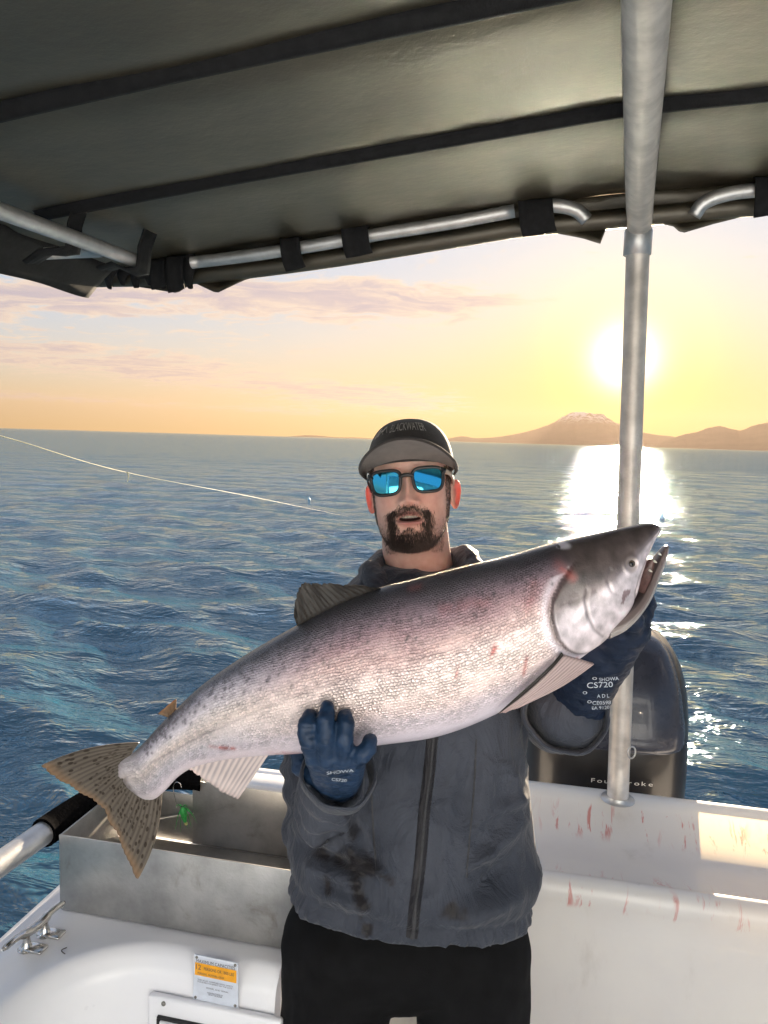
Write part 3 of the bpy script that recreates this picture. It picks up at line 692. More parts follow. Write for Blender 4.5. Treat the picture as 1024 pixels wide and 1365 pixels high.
ST = np.array([(880, 704, 881, 706, 3), (876, 700, 874, 716, 9), (868, 698, 866, 730, 15), (856, 699, 857, 750, 23), (838, 702, 849, 772, 32), (812, 707, 843, 795, 42), (785, 713, 832, 820, 50), (755, 720, 812, 843, 56), (725, 728, 785, 865, 60), (690, 738, 748, 891, 65), (650, 748, 700, 925, 69), (600, 760, 640, 957, 72), (550, 773, 580, 978, 72), (500, 786, 515, 988, 70), (450, 806, 455, 994, 66), (400, 832, 408, 1000, 60), (350, 860, 362, 1003, 52), (305, 888, 318, 1008, 43), (265, 917, 285, 1014, 33), (235, 945, 258, 1022, 25), (210, 970, 238, 1035, 18), (192, 990, 222, 1052, 13), (178, 1003, 208, 1064, 9), (165, 1010, 196, 1066, 6.5), (156, 1018, 186, 1062, 4.5), (151, 1030, 174, 1054, 2)], float)
OPERC = [(748, 752), (736, 766), (724, 786), (721, 800), (723, 815), (730, 836), (744, 852), (760, 861), (776, 863), (790, 857)]
PREOP = [(768, 776), (765, 790), (769, 808), (777, 825), (792, 838)]
OPLINE = [(746, 792), (762, 786), (780, 778)]
MAXIL = [(868, 728), (852, 748), (841, 768), (836, 784), (841, 798), (850, 800)]
LATER = [(728, 796), (680, 818), (640, 835), (540, 862), (440, 893), (360, 926), (280, 966), (200, 1015), (160, 1040)]
SUBOR = [(800, 752), (795, 765), (800, 778), (815, 784), (832, 782)]
EYE = (829.0, 746.0)
def build_fish():
    ns, nr = 560, 150
    s = np.linspace(0, 1, ns) ** 1.0 * (len(ST) - 1)
    cols = [spl(np.arange(len(ST)), ST[:, k], s) for k in range(5)]
    tx, ty, bx_, by_, th = cols
    th_ang = np.linspace(0, 2 * np.pi, nr, endpoint=False)
    c = np.cos(th_ang); sn = np.sin(th_ang)                          # c=1 top, -1 bottom; sn>0 camera side
    tt = (1 - c) / 2
    PX = tx[:, None] * (1 - tt) + bx_[:, None] * tt; PY = ty[:, None] * (1 - tt) + by_[:, None] * tt
    dep = th[:, None] * np.sign(sn) * np.abs(sn) ** 0.92
    front = np.clip(sn, 0, 1)[None] ** 0.4 * np.ones_like(PX)
    S = np.repeat(s[:, None], nr, 1); TT = np.repeat(tt[None], ns, 0)
    # ---- relief of the head (px units)
    d, sd = polyd(PX, PY, OPERC); inside = sd < 0 if polyd(np.array([770.]), np.array([820.]), OPERC)[1][0] < 0 else sd > 0
    head = np.where(inside, 1.0, 0.0) * (S < 9.5)
    rel = np.zeros_like(PX)
    near = np.exp(-(d / 26.0) ** 2)
    rel += np.where(head > 0, 3.4 * np.exp(-(d / 16.0)) , -4.2 * np.exp(-(d / 5.0))) * (S < 10)
    rel -= 3.0 * np.exp(-(d / 2.0) ** 2)
    d2, s2 = polyd(PX, PY, PREOP); rel -= 1.6 * np.exp(-(d2 / 2.2) ** 2); rel += 1.2 * np.exp(-(d2 / 9) ** 2)
    d3, _ = polyd(PX, PY, OPLINE); rel -= 1.2 * np.exp(-(d3 / 2.0) ** 2)
    d4, s4 = polyd(PX, PY, MAXIL); rel -= 2.2 * np.exp(-(d4 / 2.0) ** 2)
    mx_in = ((PX > 838) & (PY > 716) & (s4 == polyd(np.array([856.]), np.array([765.]), MAXIL)[1][0]) & (S < 6.2))
    rel += np.where(mx_in, 3.0 * (1 - np.exp(-(d4 / 3.0))), 0)
    d5, _ = polyd(PX, PY, SUBOR); rel -= 1.0 * np.exp(-(d5 / 2.4) ** 2)
    re = np.hypot(PX - EYE[0], PY - EYE[1]); rel += -3.0 * np.exp(-(re / 7.0) ** 2) + 1.6 * np.exp(-((re - 10.5) / 2.6) ** 2)
    d6, _ = polyd(PX, PY, LATER); rel -= 0.9 * np.exp(-(d6 / 1.7) ** 2) * (S > 8.3)
    # flesh unevenness
    rel += 0.8 * np.sin(PX * 0.05 + 1.3) * np.sin(PY * 0.07)
    dep = dep + rel * front
    V = to_world(PX, PY, dep)
    Fc = gridf(ns, nr, False, True, flip=True); Fc.append(tuple(range(nr))[::-1][::-1]); Fc.append(tuple((ns - 1) * nr + k for k in range(nr))[::-1])
    # ---- lower jaw, joined to the same body
    J = np.array([(890, 727, 891, 730, 4), (885, 729, 888, 740, 9), (876, 740, 882, 757, 15), (866, 757, 873, 776, 21), (856, 774, 864, 794, 27), (846, 790, 854, 808, 32), (836, 800, 840, 824, 36), (820, 812, 824, 838, 38), (800, 822, 806, 848, 34)], float)
    nj, mj = 70, 48; sj = np.linspace(0, len(J) - 1, nj); jc = [spl(np.arange(len(J)), J[:, k], sj) for k in range(5)]
    aj = np.linspace(0, 2 * np.pi, mj, endpoint=False); tj = (1 - np.cos(aj)) / 2
    JX = jc[0][:, None] * (1 - tj) + jc[2][:, None] * tj; JY = jc[1][:, None] * (1 - tj) + jc[3][:, None] * tj
    JD = jc[4][:, None] * np.sign(np.sin(aj)) * np.abs(np.sin(aj)) ** 0.7
    VJ = to_world(JX, JY, JD); FJ = gridf(nj, mj, False, True, off=len(V), flip=True); FJ.append(tuple(len(V) + k for k in range(mj))); FJ.append(tuple(len(V) + (nj - 1) * mj + k for k in range(mj))[::-1])
    o = mk('body', np.concatenate([V, VJ]), Fc + FJ, None, salmon)
    # ---- pigment
    t = TT; n1 = np.array([mnoise.fractal(Vector((x * 0.012, y * 0.02, 3)), 1.0, 2.0, 4) for x, y in zip(PX.ravel()[::1], PY.ravel()[::1])]).reshape(PX.shape)
    tq = np.clip(t + 0.035 * n1, 0, 1)
    stops = [0, .05, .10, .18, .28, .37, .46, .56, .70, .80, .90, 1.0]
    fr = np.array([(.030, .030, .034), (.045, .042, .048), (.085, .072, .085), (.20, .145, .165), (.38, .25, .25), (.58, .42, .38), (.70, .58, .52), (.74, .64, .56), (.74, .62, .55), (.66, .60, .60), (.62, .58, .61), (.58, .54, .57)])
    bk = np.array([(.04, .042, .05), (.08, .082, .095), (.22, .215, .24), (.38, .36, .38), (.55, .52, .52), (.66, .60, .54), (.72, .63, .54), (.70, .63, .57), (.62, .59, .58), (.58, .54, .55), (.58, .52, .52), (.55, .50, .50)])
    A = np.stack([np.interp(tq, stops, fr[:, k]) for k in range(3)], -1); B = np.stack([np.interp(tq, stops, bk[:, k]) for k in range(3)], -1)
    w = sstep(S, 13.5, 17.5)[..., None]; C = A * (1 - w) + B * w
    hs = np.array([0, .18, .32, .42, .50, .62, .8, 1.0]); hc = np.array([(.050, .040, .037), (.062, .050, .046), (.085, .068, .062), (.16, .135, .13), (.50, .46, .46), (.56, .52, .52), (.60, .55, .54), (.52, .48, .48)])
    H = np.stack([np.interp(np.clip(t + .06 * n1, 0, 1), hs, hc[:, k]) for k in range(3)], -1)
    mot = np.array([mnoise.fractal(Vector((x * 0.06, y * 0.06, 9)), 1.0, 2.0, 4) for x, y in zip(PX.ravel(), PY.ravel())]).reshape(PX.shape)
    H *= (1 + 0.55 * mot)[..., None]
    hw = (head * sstep(d, 0, 3))[..., None] * np.ones(3)
    hw = np.maximum(hw, (sstep(-S, -8.6, -7.0) * (t < 0.42))[..., None])
    C = C * (1 - hw) + H * hw
    def lay(mask, col):
        nonlocal C
        mask = np.clip(mask, 0, 1)[..., None]; C = C * (1 - mask) + np.array(col) * mask
    lay(0.9 * np.exp(-(d / 2.3) ** 2) * (S < 10), (.05, .04, .04))                     # gill slit
    lay(0.65 * np.exp(-((d - 9) / 6.0) ** 2) * (head < .5) * (S < 10.5) * (t > .2) * (t < .95), (.66, .63, .66))   # pale collar bone
    lay(.55 * sstep(S, 20.5, 23.0), (.36, .33, .30)); lay(.85 * sstep(S + .9 * mot, 23.2, 24.8), (.13, .105, .085))
    for dd, ww in ((d2, 1.6), (d3, 1.4), (d4, 1.8)): lay(0.65 * np.exp(-(dd / ww) ** 2), (.10, .085, .08))
    lay(0.55 * mx_in * (mot > -.3), (.50, .43, .41))
    lay(0.85 * ((np.abs(PX - 818 + .4 * (PY - 786)) < 5 + 2 * mot * 3) & (np.abs(PY - 786) < 9) & (S < 8)), (.16, .10, .10))
    lay(0.7 * sstep(-np.hypot(PX - 745, (PY - 724) * 2.4), -14, -6) * (t < .2) * (mot > -.1), (.72, .72, .75))       # scraped patch on the nape
    g = np.random.default_rng(8)
    spots = np.zeros_like(PX)
    for _ in range(430):
        ss = g.uniform(8.2, 21); q = abs(g.normal(0, .125)) + .02
        if q > .48 and g.uniform() < .6: continue
        a = np.interp(ss, np.arange(len(ST)), ST[:, 0]); b = np.interp(ss, np.arange(len(ST)), ST[:, 1]); e = np.interp(ss, np.arange(len(ST)), ST[:, 2]); f_ = np.interp(ss, np.arange(len(ST)), ST[:, 3])
        cx_ = a + (e - a) * q; cy_ = b + (f_ - b) * q; r = g.uniform(1.0, 2.6)
        i0, i1 = max(0, int((ss - .6) / (len(ST) - 1) * ns)), int((ss + .6) / (len(ST) - 1) * ns)
        spots[i0:i1] = np.maximum(spots[i0:i1], np.exp(-((PX[i0:i1] - cx_) ** 2 + (PY[i0:i1] - cy_) ** 2) / r ** 2))
    lay(0.85 * spots * (hw[..., 0] < .5), (.035, .03, .035))
    lay(0.45 * np.exp(-(d6 / 1.6) ** 2) * (S > 8.6) * (S < 21), (.25, .20, .19))
    for (x0, y0, x1, y1, r, k) in ((650, 843, 644, 858, 3.2, .8), (604, 866, 602, 880, 2.6, .6), (690, 858, 687, 880, 2.4, .55), (288, 982, 318, 984, 3.0, .7), (365, 992, 400, 996, 6.0, .35), (545, 780, 560, 776, 3, .2), (690, 800, 702, 770, 6, .2), (585, 800, 640, 790, 7, .15), (430, 985, 470, 975, 7, .15), (760, 868, 745, 890, 4, .5), (735, 745, 750, 760, 6, .35), (850, 798, 842, 806, 3, .6)):
        dd, _ = polyd(PX, PY, [(x0, y0), (x1, y1)]); lay(k * np.exp(-(dd / r) ** 2) * (0.5 + .7 * (mot > -.1)), (.42, .09, .07))
    lay(0.8 * np.exp(-(re / 4.2) ** 2), (.02, .018, .016)); lay(0.5 * np.exp(-((re - 7) / 2.2) ** 2), (.30, .25, .20))
    CJ = np.ones((nj, mj, 3)) * np.array((.13, .10, .095)); CJ[:, tj > .55] = (.30, .27, .26); CJ[:, tj < .18] = (.05, .035, .035)
    C = np.clip(C * np.array([1.19, 1.14, 1.22]), 0, .88)
    attr(o, 'pigment', np.concatenate([np.concatenate([C.reshape(-1, 3), CJ.reshape(-1, 3)]), np.ones((len(V) + len(VJ), 1))], 1), 'FLOAT_COLOR')
    # scale coordinates: along the body / across it, in pixels
    cxm = (tx + bx_) / 2; cym = (ty + by_) / 2; al = np.concatenate([[0], np.cumsum(np.hypot(np.diff(cxm), np.diff(cym)))])
    hgt = np.hypot(tx - bx_, ty - by_)
    girth = np.repeat(((hgt / 2) * 1.25)[:, None], nr, 1) * np.arcsin(np.clip(2 * TT - 1, -1, 1)) / (np.pi / 2) * 1.35
    st = np.stack([np.repeat(al[:, None], nr, 1), girth, np.repeat((sn > 0)[None] * 900.0, ns, 0)], -1).reshape(-1, 3)
    attr(o, 'scale_uv', np.concatenate([st, np.zeros((len(VJ), 3))]), 'FLOAT_VECTOR')
    sm = (1 - np.clip(hw[..., 0], 0, 1)) * sstep(S, 7.6, 8.6) * (1 - sstep(S, 22.5, 24.5)) * np.exp(-(np.exp(-((d - 8) / 7) ** 2) * (S < 10)))
    sm = sm * (1 - 0.75 * sstep(TT + .05 * n1, .80, .90))
    wet = sstep(TT, .3, .5)
    attr(o, 'scaly', np.concatenate([sm.ravel(), np.zeros(len(VJ))])); attr(o, 'silver', np.concatenate([(wet * (1 - .6 * sstep(TT, .78, .9)) * (1 - .55 * np.clip(hw[..., 0], 0, 1))).ravel(), np.zeros(len(VJ))]))
    return o
fish_body = build_fish()
fm = bpy.data.materials.new('salmon_skin'); fm.use_nodes = True; fm.node_tree.nodes.clear(); T = NT(fm.node_tree)
def A_(T, name, out='Color'): return T.new('ShaderNodeAttribute', attribute_name=name).outputs[out]
pig = A_(T, 'pigment'); uv = A_(T, 'scale_uv', 'Vector'); scaly = A_(T, 'scaly', 'Fac'); silver = A_(T, 'silver', 'Fac')
uvw = T.vm('ADD', uv, T.vm('MULTIPLY', T.vm('SUBTRACT', T.noise(uv, 0.12, 3, out='Color'), (0.5, 0.5, 0.5)), (8, 8, 0)))
sv = T.vm('MULTIPLY', uvw, (1 / 4.8, 1 / 4.1, 1))
u_, v_, w_ = T.xyz(sv)
# staggered rows of overlapping scales
row = T.m('FLOOR', v_); fv = T.m('SUBTRACT', T.m('FRACT', v_), 0.5)
uo = T.m('ADD', u_, T.m('MULTIPLY', T.m('FLOORED_MODULO', row, 2.0), 0.5))
fu = T.m('SUBTRACT', T.m('FRACT', uo), 0.5)
cell = T.new('ShaderNodeTexWhiteNoise', {'Vector': T.comb(T.m('FLOOR', uo), row, w_)}, noise_dimensions='3D').outputs['Value']
# each scale: an ellipse, raised towards its free (tail) edge
rr = T.m('SQRT', T.m('ADD', T.m('MULTIPLY', T.m('MULTIPLY', fu, fu), 3.2), T.m('MULTIPLY', T.m('MULTIPLY', fv, fv), 3.6)))
gap = T.step(rr, 0.62, 0.98)
hgt = T.m('SUBTRACT', T.m('MULTIPLY', T.m('SUBTRACT', 1.0, T.m('MULTIPLY', rr, rr)), 0.7), T.m('MULTIPLY', fu, -0.55))
scaly = T.m('MULTIPLY', scaly, T.m('ADD', 0.35, T.m('MULTIPLY', T.step(T.noise(uv, 0.035, 4, 0.6), 0.34, 0.56), 0.65)))
hgt = T.m('MULTIPLY', T.m('ADD', hgt, T.m('MULTIPLY', cell, 0.35)), scaly)
gn = T.noise(uv, 0.35, 3)
tintd = T.mix(T.m('MULTIPLY', T.m('MULTIPLY', gap, scaly), 0.34), pig, T.mix(1.0, pig, (0.30, 0.27, 0.28), 'MULTIPLY'))
cellb = T.m('ADD', 0.74, T.m('MULTIPLY', cell, 0.52)); cellm = T.m('ADD', T.m('MULTIPLY', T.m('SUBTRACT', cellb, 1.0), scaly), 1.0)
colr = T.mix(1.0, tintd, T.comb(cellm, cellm, cellm), 'MULTIPLY')
smear = T.noise(uv, 0.06, 5, 0.65)
rough = T.m('ADD', 0.20, T.m('MULTIPLY', T.noise(uv, 0.18, 5, 0.65), 0.28))
bmp = T.new('ShaderNodeBump', {'Strength': 0.75, 'Distance': 0.0018, 'Height': hgt})
bm2 = T.new('ShaderNodeBump', {'Strength': 0.35, 'Distance': 0.0016, 'Height': T.noise(uv, 0.3, 4, 0.6), 'Normal': bmp})
fb = T.new('ShaderNodeBsdfPrincipled', {'Base Color': colr, 'Metallic': T.m('MULTIPLY', silver, 0.50), 'Roughness': rough, 'Normal': bm2, 'Specular IOR Level': 0.6, 'Coat Weight': 0.35, 'Coat Roughness': 0.12})
T.new('ShaderNodeOutputMaterial', {'Surface': fb})
fish_body.data.materials.append(fm)
# ---- fins: thin ray-ribbed sheets
def fin_mat(name, c0, c1, spots=False, trans=0.45, tcol=(0.75, 0.45, 0.2)):
    m = bpy.data.materials.new(name); m.use_nodes = True; m.node_tree.nodes.clear(); T = NT(m.node_tree)
    uv = A_(T, 'fin_uv', 'Vector'); u, v, _ = T.xyz(uv)
    ray_ = T.m('ABSOLUTE', T.m('SUBTRACT', T.m('FRACT', T.m('ADD', u, T.m('MULTIPLY', T.noise(uv, 2.0, 2), 0.5))), 0.5))
    c = T.mix(T.step(ray_, 0.02, 0.40), c0, c1)
    c = T.mix(T.m('MULTIPLY', T.step(v, 0.55, 1.0), 0.35), c, tuple(min(1, k * 1.5) for k in c1))
    if spots:
        sp = T.new('ShaderNodeTexVoronoi', {'Vector': T.vm('MULTIPLY', uv, (1.2, 11, 1)), 'Scale': 1.0, 'Randomness': 0.75}).outputs['Distance']
        c = T.mix(T.m('MULTIPLY', T.m('SUBTRACT', 1.0, T.step(sp, 0.28, 0.44)), T.m('MULTIPLY', T.m('SUBTRACT', 1.0, T.step(v, .80, .97)), 0.9)), c, (0.018, 0.014, 0.012))
    b = T.new('ShaderNodeBsdfPrincipled', {'Base Color': c, 'Roughness': 0.32, 'Specular IOR Level': 0.16})
    bp = T.new('ShaderNodeBump', {'Strength': 0.3, 'Distance': 0.0006, 'Height': ray_}); T.set(b.inputs['Normal'], bp)
    tr = T.new('ShaderNodeBsdfTranslucent', {'Color': T.mix(0.5, c, tcol)}); mx = T.new('ShaderNodeMixShader', {0: T.m('ADD', trans * 0.6, T.m('MULTIPLY', T.step(v, .82, 1.0), trans * 1.6))}); T.set(mx.inputs[1], b); T.set(mx.inputs[2], tr)
    T.new('ShaderNodeOutputMaterial', {'Surface': mx}); return m
def fin(name, base, edge, mat, nray, depth0=0.0, depth1=0.0, thick=2.2, jag=2.0, bow=0.0, seed=1, flare=0.0):
    nu, nv = nray * 7 + 1, 26
    B = curve(base, nu); E = curve(edge, nu); g = np.random.default_rng(seed); nray_j = np.interp(np.arange(nu), np.arange(0, nu + 7, 7)[:nray + 2], g.uniform(-1, 1, nray + 2)[:len(np.arange(0, nu + 7, 7)[:nray + 2])])
    V = []; UVs = []
    ph = np.abs(np.sin(np.arange(nu) / 7 * np.pi))
    for side in (1, -1):
        for i in range(nu):
            for j in range(nv):
                v = j / (nv - 1); e = E[i] + (B[i] - E[i]) * 0.0
                dirn = (E[i] - B[i]); L = np.hypot(*dirn) + 1e-6
                p = B[i] + dirn * (v * (1 + (jag / L) * (nray_j[i] * .7 - .5 * (1 - ph[i])) * v ** 6))
                if flare:
                    q_ = 2 * i / (nu - 1) - 1; pn = np.array([dirn[1], -dirn[0]]) / L; p = p + pn * (flare * q_ * abs(q_) * math.sin(v * math.pi) ** .9)
                d = depth0 * (1 - v) + depth1 * v + bow * math.sin(v * math.pi) + 1.4 * math.sin(i * .21 + v * 3) * v
                th_ = thick * (1 - .72 * v) * (1 - min(1, v * 4) * .28 * (1 - ph[i])) + 0.2
                V.append((p[0], p[1], d + side * th_)); UVs.append((i / 7, v, 0))
    V = np.array(V); Wd = to_world(V[:, 0], V[:, 1], V[:, 2]); n = nu * nv
    Fc = gridf(nu, nv, flip=True) + gridf(nu, nv, off=n)
    rim = [i * nv for i in range(nu)] + [(nu - 1) * nv + j for j in range(1, nv)] + [i * nv + nv - 1 for i in range(nu - 2, -1, -1)] + [j for j in range(nv - 2, 0, -1)]
    for a, b in zip(rim, rim[1:] + rim[:1]): Fc.append((a, b, b + n, a + n))
    o = mk(name, Wd, Fc, mat, salmon); attr(o, 'fin_uv', np.array(UVs), 'FLOAT_VECTOR'); return o
TAIL = fin_mat('tail_fin_skin', (0.066, 0.058, 0.051), (0.122, 0.106, 0.088), True, 0.16, (0.62, 0.47, 0.30))
DORS = fin_mat('dorsal_fin_skin', (0.016, 0.015, 0.015), (0.036, 0.031, 0.028), True, 0.012)
PALE = fin_mat('pale_fin_skin', (0.36, 0.32, 0.33), (0.58, 0.49, 0.47), False, 0.15, (0.7, 0.5, 0.4))
PECT = fin_mat('pectoral_fin_skin', (0.34, 0.27, 0.27), (0.50, 0.38, 0.37), False, 0.12, (0.8, 0.4, 0.3))
BROWN = fin_mat('adipose_fin_skin', (0.10, 0.07, 0.045), (0.16, 0.11, 0.07), False, 0.22)
fin('tail_fin', [(186, 990), (176, 1004), (172, 1020), (178, 1040), (192, 1058), (216, 1052)], [(53, 1021), (80, 1040), (107, 1057), (134, 1074), (152, 1104), (167, 1138), (184, 1173)], TAIL, 26, 0, 0, 1.6, 3.0, 2.0, 2, 9.0)
fin('dorsal_fin', [(508, 784), (480, 796), (450, 809), (425, 822), (397, 836)], [(506, 782), (455, 777), (420, 776), (401, 779), (392, 818)], DORS, 16, 0, 6, 2.4, 4.0, 0, 3)
fin('anal_fin', [(252, 1008), (280, 1006), (310, 1002), (340, 998), (364, 996)], [(254, 1020), (270, 1031), (290, 1045), (305, 1054), (320, 1060)], PALE, 13, 6, 10, 2.6, 2.0, 0, 4)
fin('adipose_fin', [(234, 950), (228, 957)], [(236, 931), (211, 950)], BROWN, 3, 0, 2, 4.0, 1.0, 0, 5)
fin('pectoral_fin', [(738, 857), (752, 861), (766, 865), (776, 868)], [(656, 931), (664, 929), (676, 925), (690, 919)], PECT, 10, 56, 58, 3.0, 3.0, 10, 6)
fin('pectoral_fin', [(745, 868), (758, 872), (770, 876)], [(665, 938), (676, 936), (690, 932)], PECT, 8, -46, -52, 3.0, 2.0, 0, 7)
# dark leading edge of the near pectoral fin
pe = curve([(736, 855), (712, 876), (684, 903), (656, 931)], 16); pw = to_world(pe[:, 0], pe[:, 1], np.array([59, 63, 66, 68, 69, 70, 70, 70, 69, 68, 67, 66, 64, 62, 60, 58.]))
MB().tube(pw, [.003] * 12 + [.0025, .002, .0015, .0008], 8, flat=0.6).build('leading_ray', DORS, salmon)
# eye
EYM = pmat('fish_eye', (0.012, 0.010, 0.010), 0.06, 0, 0.1, 60, spec=0.8)
IRIS = pmat('fish_iris', (0.10, 0.08, 0.06), 0.25, 0.3, 0.25, 300)
ew = to_world([EYE[0]], [EYE[1]], [31.0])[0]
ey = MB().ball(ew, (.0085, .0085, .0085), 20, 12).build('eye', IRIS, salmon)
pw_ = ew - HF * 0.0035
MB().ball(pw_, (.0052, .0056, .0052), 16, 10).build('pupil', EYM, ey)
# small teeth along the jaws
TOO = pmat('tooth', (0.75, 0.72, 0.64), 0.3)
for k, (x, y) in enumerate(((866, 745), (860, 757), (872, 735), (855, 768))):
    p = to_world([x], [y], [16.0])[0]; q = to_world([x + 4.5], [y + 3], [15.0])[0]
    MB().tube([p, (p + q) / 2, q], [.0016, .0013, .0003], 8).build('tooth', TOO, salmon)
MOU = pmat('mouth_lining', (0.10, 0.055, 0.05), 0.35, 0, 0.3, 120)
mp = to_world(np.array([850, 860, 870.]), np.array([786, 768, 746.]), np.array([0, 0, 0.])); MB().tube(mp, [.018, .014, .005], 12, flat=1.5).build('mouth_lining', MOU, salmon)
# ================================================================== the man
PBASE = HR * 0.03 + HF * 1.34
person = empty('person', tuple(PBASE), YAW, label='bearded man in cap, mirrored sunglasses and dark jacket holding up the salmon', cat='person')
def Lp(px, py, yc):
    w = Ud(px, py, yc) - PBASE; return np.array([w @ HR, w @ HF, w[2]])
def mpx(yc): return yc / F                                           # metres per pixel at that depth
JAC = bpy.data.materials.new('jacket_cloth'); JAC.use_nodes = True; JAC.node_tree.nodes.clear(); T = NT(JAC.node_tree)
tcj = T.new('ShaderNodeTexCoord').outputs['Object']
cj = T.mix(T.step(T.noise(tcj, 5, 6, 0.62), 0.35, 0.68), (0.030, 0.035, 0.048), (0.054, 0.060, 0.078))
wet = A_(T, 'wet', 'Fac')
cj = T.mix(T.m('MULTIPLY', T.step(T.noise(tcj, 3.2, 6, 0.65, 0.5), 0.55, 0.72), 0.5), cj, (0.030, 0.030, 0.034))
cj = T.mix(wet, cj, (0.012, 0.010, 0.011))
bj = T.new('ShaderNodeBsdfPrincipled', {'Base Color': cj, 'Roughness': T.m('SUBTRACT', 0.62, T.m('MULTIPLY', wet, 0.35)), 'Specular IOR Level': 0.16, 'Sheen Weight': 0.12, 'Sheen Roughness': 0.4})
bu = T.new('ShaderNodeBump', {'Strength': 0.5, 'Distance': 0.0012, 'Height': T.noise(tcj, 600, 2)})
bu2 = T.new('ShaderNodeBump', {'Strength': 0.9, 'Distance': 0.016, 'Height': T.noise(T.vm('MULTIPLY', tcj, (1, 1, 0.6)), 16, 5, 0.6, 0.8), 'Normal': bu})
T.set(bj.inputs['Normal'], bu2); T.new('ShaderNodeOutputMaterial', {'Surface': bj})
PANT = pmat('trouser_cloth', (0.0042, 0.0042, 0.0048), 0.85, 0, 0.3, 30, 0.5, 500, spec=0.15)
GLOVE2 = pmat('gauntlet_rubber', (0.010, 0.017, 0.036), 0.45, 0, 0.25, 30, 0.45, 130, spec=0.2, rvar=0.25)
GLOVE = pmat('glove_rubber', (0.012, 0.030, 0.068), 0.42, 0, 0.25, 30, 0.45, 130, spec=0.25, rvar=0.25)
PRINT = pmat('glove_print', (0.50, 0.54, 0.60), 0.6)
# ---- jacket: torso loft + sleeves merged to one cloth shell, then folded
rows = [  # py, left px, right px, depth of the axis, half depth (m)
    (1196, 386, 706, 1.275, .134), (1178, 386, 709, 1.277, .139), (1150, 388, 712, 1.283, .141), (1110, 394, 713, 1.295, .140), (1050, 402, 705, 1.31, .136),
    (1000, 404, 699, 1.325, .135), (950, 402, 699, 1.34, .136), (900, 408, 702, 1.35, .136), (850, 426, 700, 1.36, .130), (812, 444, 690, 1.375, .115), (788, 458, 676, 1.39, .10), (770, 478, 652, 1.40, .08), (757, 505, 622, 1.405, .06)]
rz = []; rr_ = []
for py, xl, xr, yc, hd in rows:
    a = Lp(xl, py, yc); b = Lp(xr, py, yc); rz.append((a + b) / 2); rr_.append(((b[0] - a[0]) / 2, hd))
rz = np.array(rz); rr_ = np.array(rr_); nrow = 60; tt = np.linspace(0, len(rows) - 1, nrow)
Cc = np.stack([spl(np.arange(len(rows)), rz[:, k], tt) for k in range(3)], 1); Rr = np.stack([spl(np.arange(len(rows)), rr_[:, k], tt) for k in range(2)], 1)
V = []; nt_ = 64
for c, (hw, hd), t in zip(Cc, Rr, tt):
    tilt = -0.085 * np.clip(1 - t / 4, 0, 1)
    for k in range(nt_):
        a = 2 * math.pi * k / nt_; x = hw * math.copysign(abs(math.cos(a)) ** .86, math.cos(a)); y = hd * math.copysign(abs(math.sin(a)) ** .86, math.sin(a))
        V.append((c[0] + x, c[1] + y, c[2] + tilt * x))
Fc = gridf(nrow, nt_, False, True); Fc.append(tuple(range(nt_))[::-1]); Fc.append(tuple((nrow - 1) * nt_ + k for k in range(nt_)))
jm = MB().add(V, Fc)
SL = [Lp(468, 858, 1.395), Lp(424, 985, 1.37), Lp(425, 1095, 1.315), Lp(446, 1040, 1.165)]     # viewer's left arm
SR = [Lp(672, 840, 1.395), Lp(735, 900, 1.43), Lp(742, 955, 1.385), Lp(757, 946, 1.245)]      # viewer's right arm
for P4, rad in ((SL, (.072, .066, .060, .050)), (SR, (.074, .070, .068, .066))):
    for i in range(3): jm.capsule(P4[i], P4[i + 1], rad[i], rad[i + 1])
jacket = jm.build('jacket', JAC, person)
evald(jacket, [('REMESH', {'mode': 'VOXEL', 'voxel_size': 0.0058, 'use_smooth_shade': True}), ('SMOOTH', {'factor': 0.6, 'iterations': 9})])
V = getV(jacket); N = getN(jacket)
HEMZ = rz[0][2]; cx0 = rz[2][0]
def segd(P, a, b):
    d = b - a; t = np.clip(((P - a) @ d) / (d @ d), 0, 1); q = P - (a + t[:, None] * d); return np.linalg.norm(q, axis=1), t
def fold(P, a, b, w, amp):
    r, t = segd(P, np.array(a), np.array(b)); return amp * np.exp(-(r / w) ** 2) * np.sin(np.pi * np.clip(t, 0.02, .98)) ** .6
disp = np.zeros(len(V))
g = np.random.default_rng(21)
# broad cloth undulation
disp += 0.0075 * np.array([mnoise.fractal(Vector((p[0] * 9, p[1] * 9, p[2] * 6)), 1.0, 2.0, 3) for p in V])
fr = np.clip(-N[:, 1], 0, 1)
rdg = np.array([1 - abs(mnoise.fractal(Vector((p[0] * 9 + p[2] * 4, p[1] * 5, p[2] * 9 - p[0] * 5)), 1.0, 2.0, 3)) * 2.2 for p in V])
disp += 0.0040 * np.clip(rdg, -1, 1) ** 3
hh = (V[:, 2] - HEMZ - .085 * -(V[:, 0] - cx0))
# gathered, elasticated hem
ang_ = np.arctan2(V[:, 1] - rz[1][1], V[:, 0] - cx0)
gat = np.exp(-np.clip(hh - .012, 0, 1) / .045)
nb_ = (N[:, 2] > -.6)
disp += nb_ * gat * 0.0020 * np.sin(ang_ * 60 + 2.2 * np.sin(ang_ * 7)) - 0.007 * nb_ * np.exp(-((hh - .032) / .012) ** 2) + 0.009 * np.exp(-((hh - .075) / .03) ** 2)
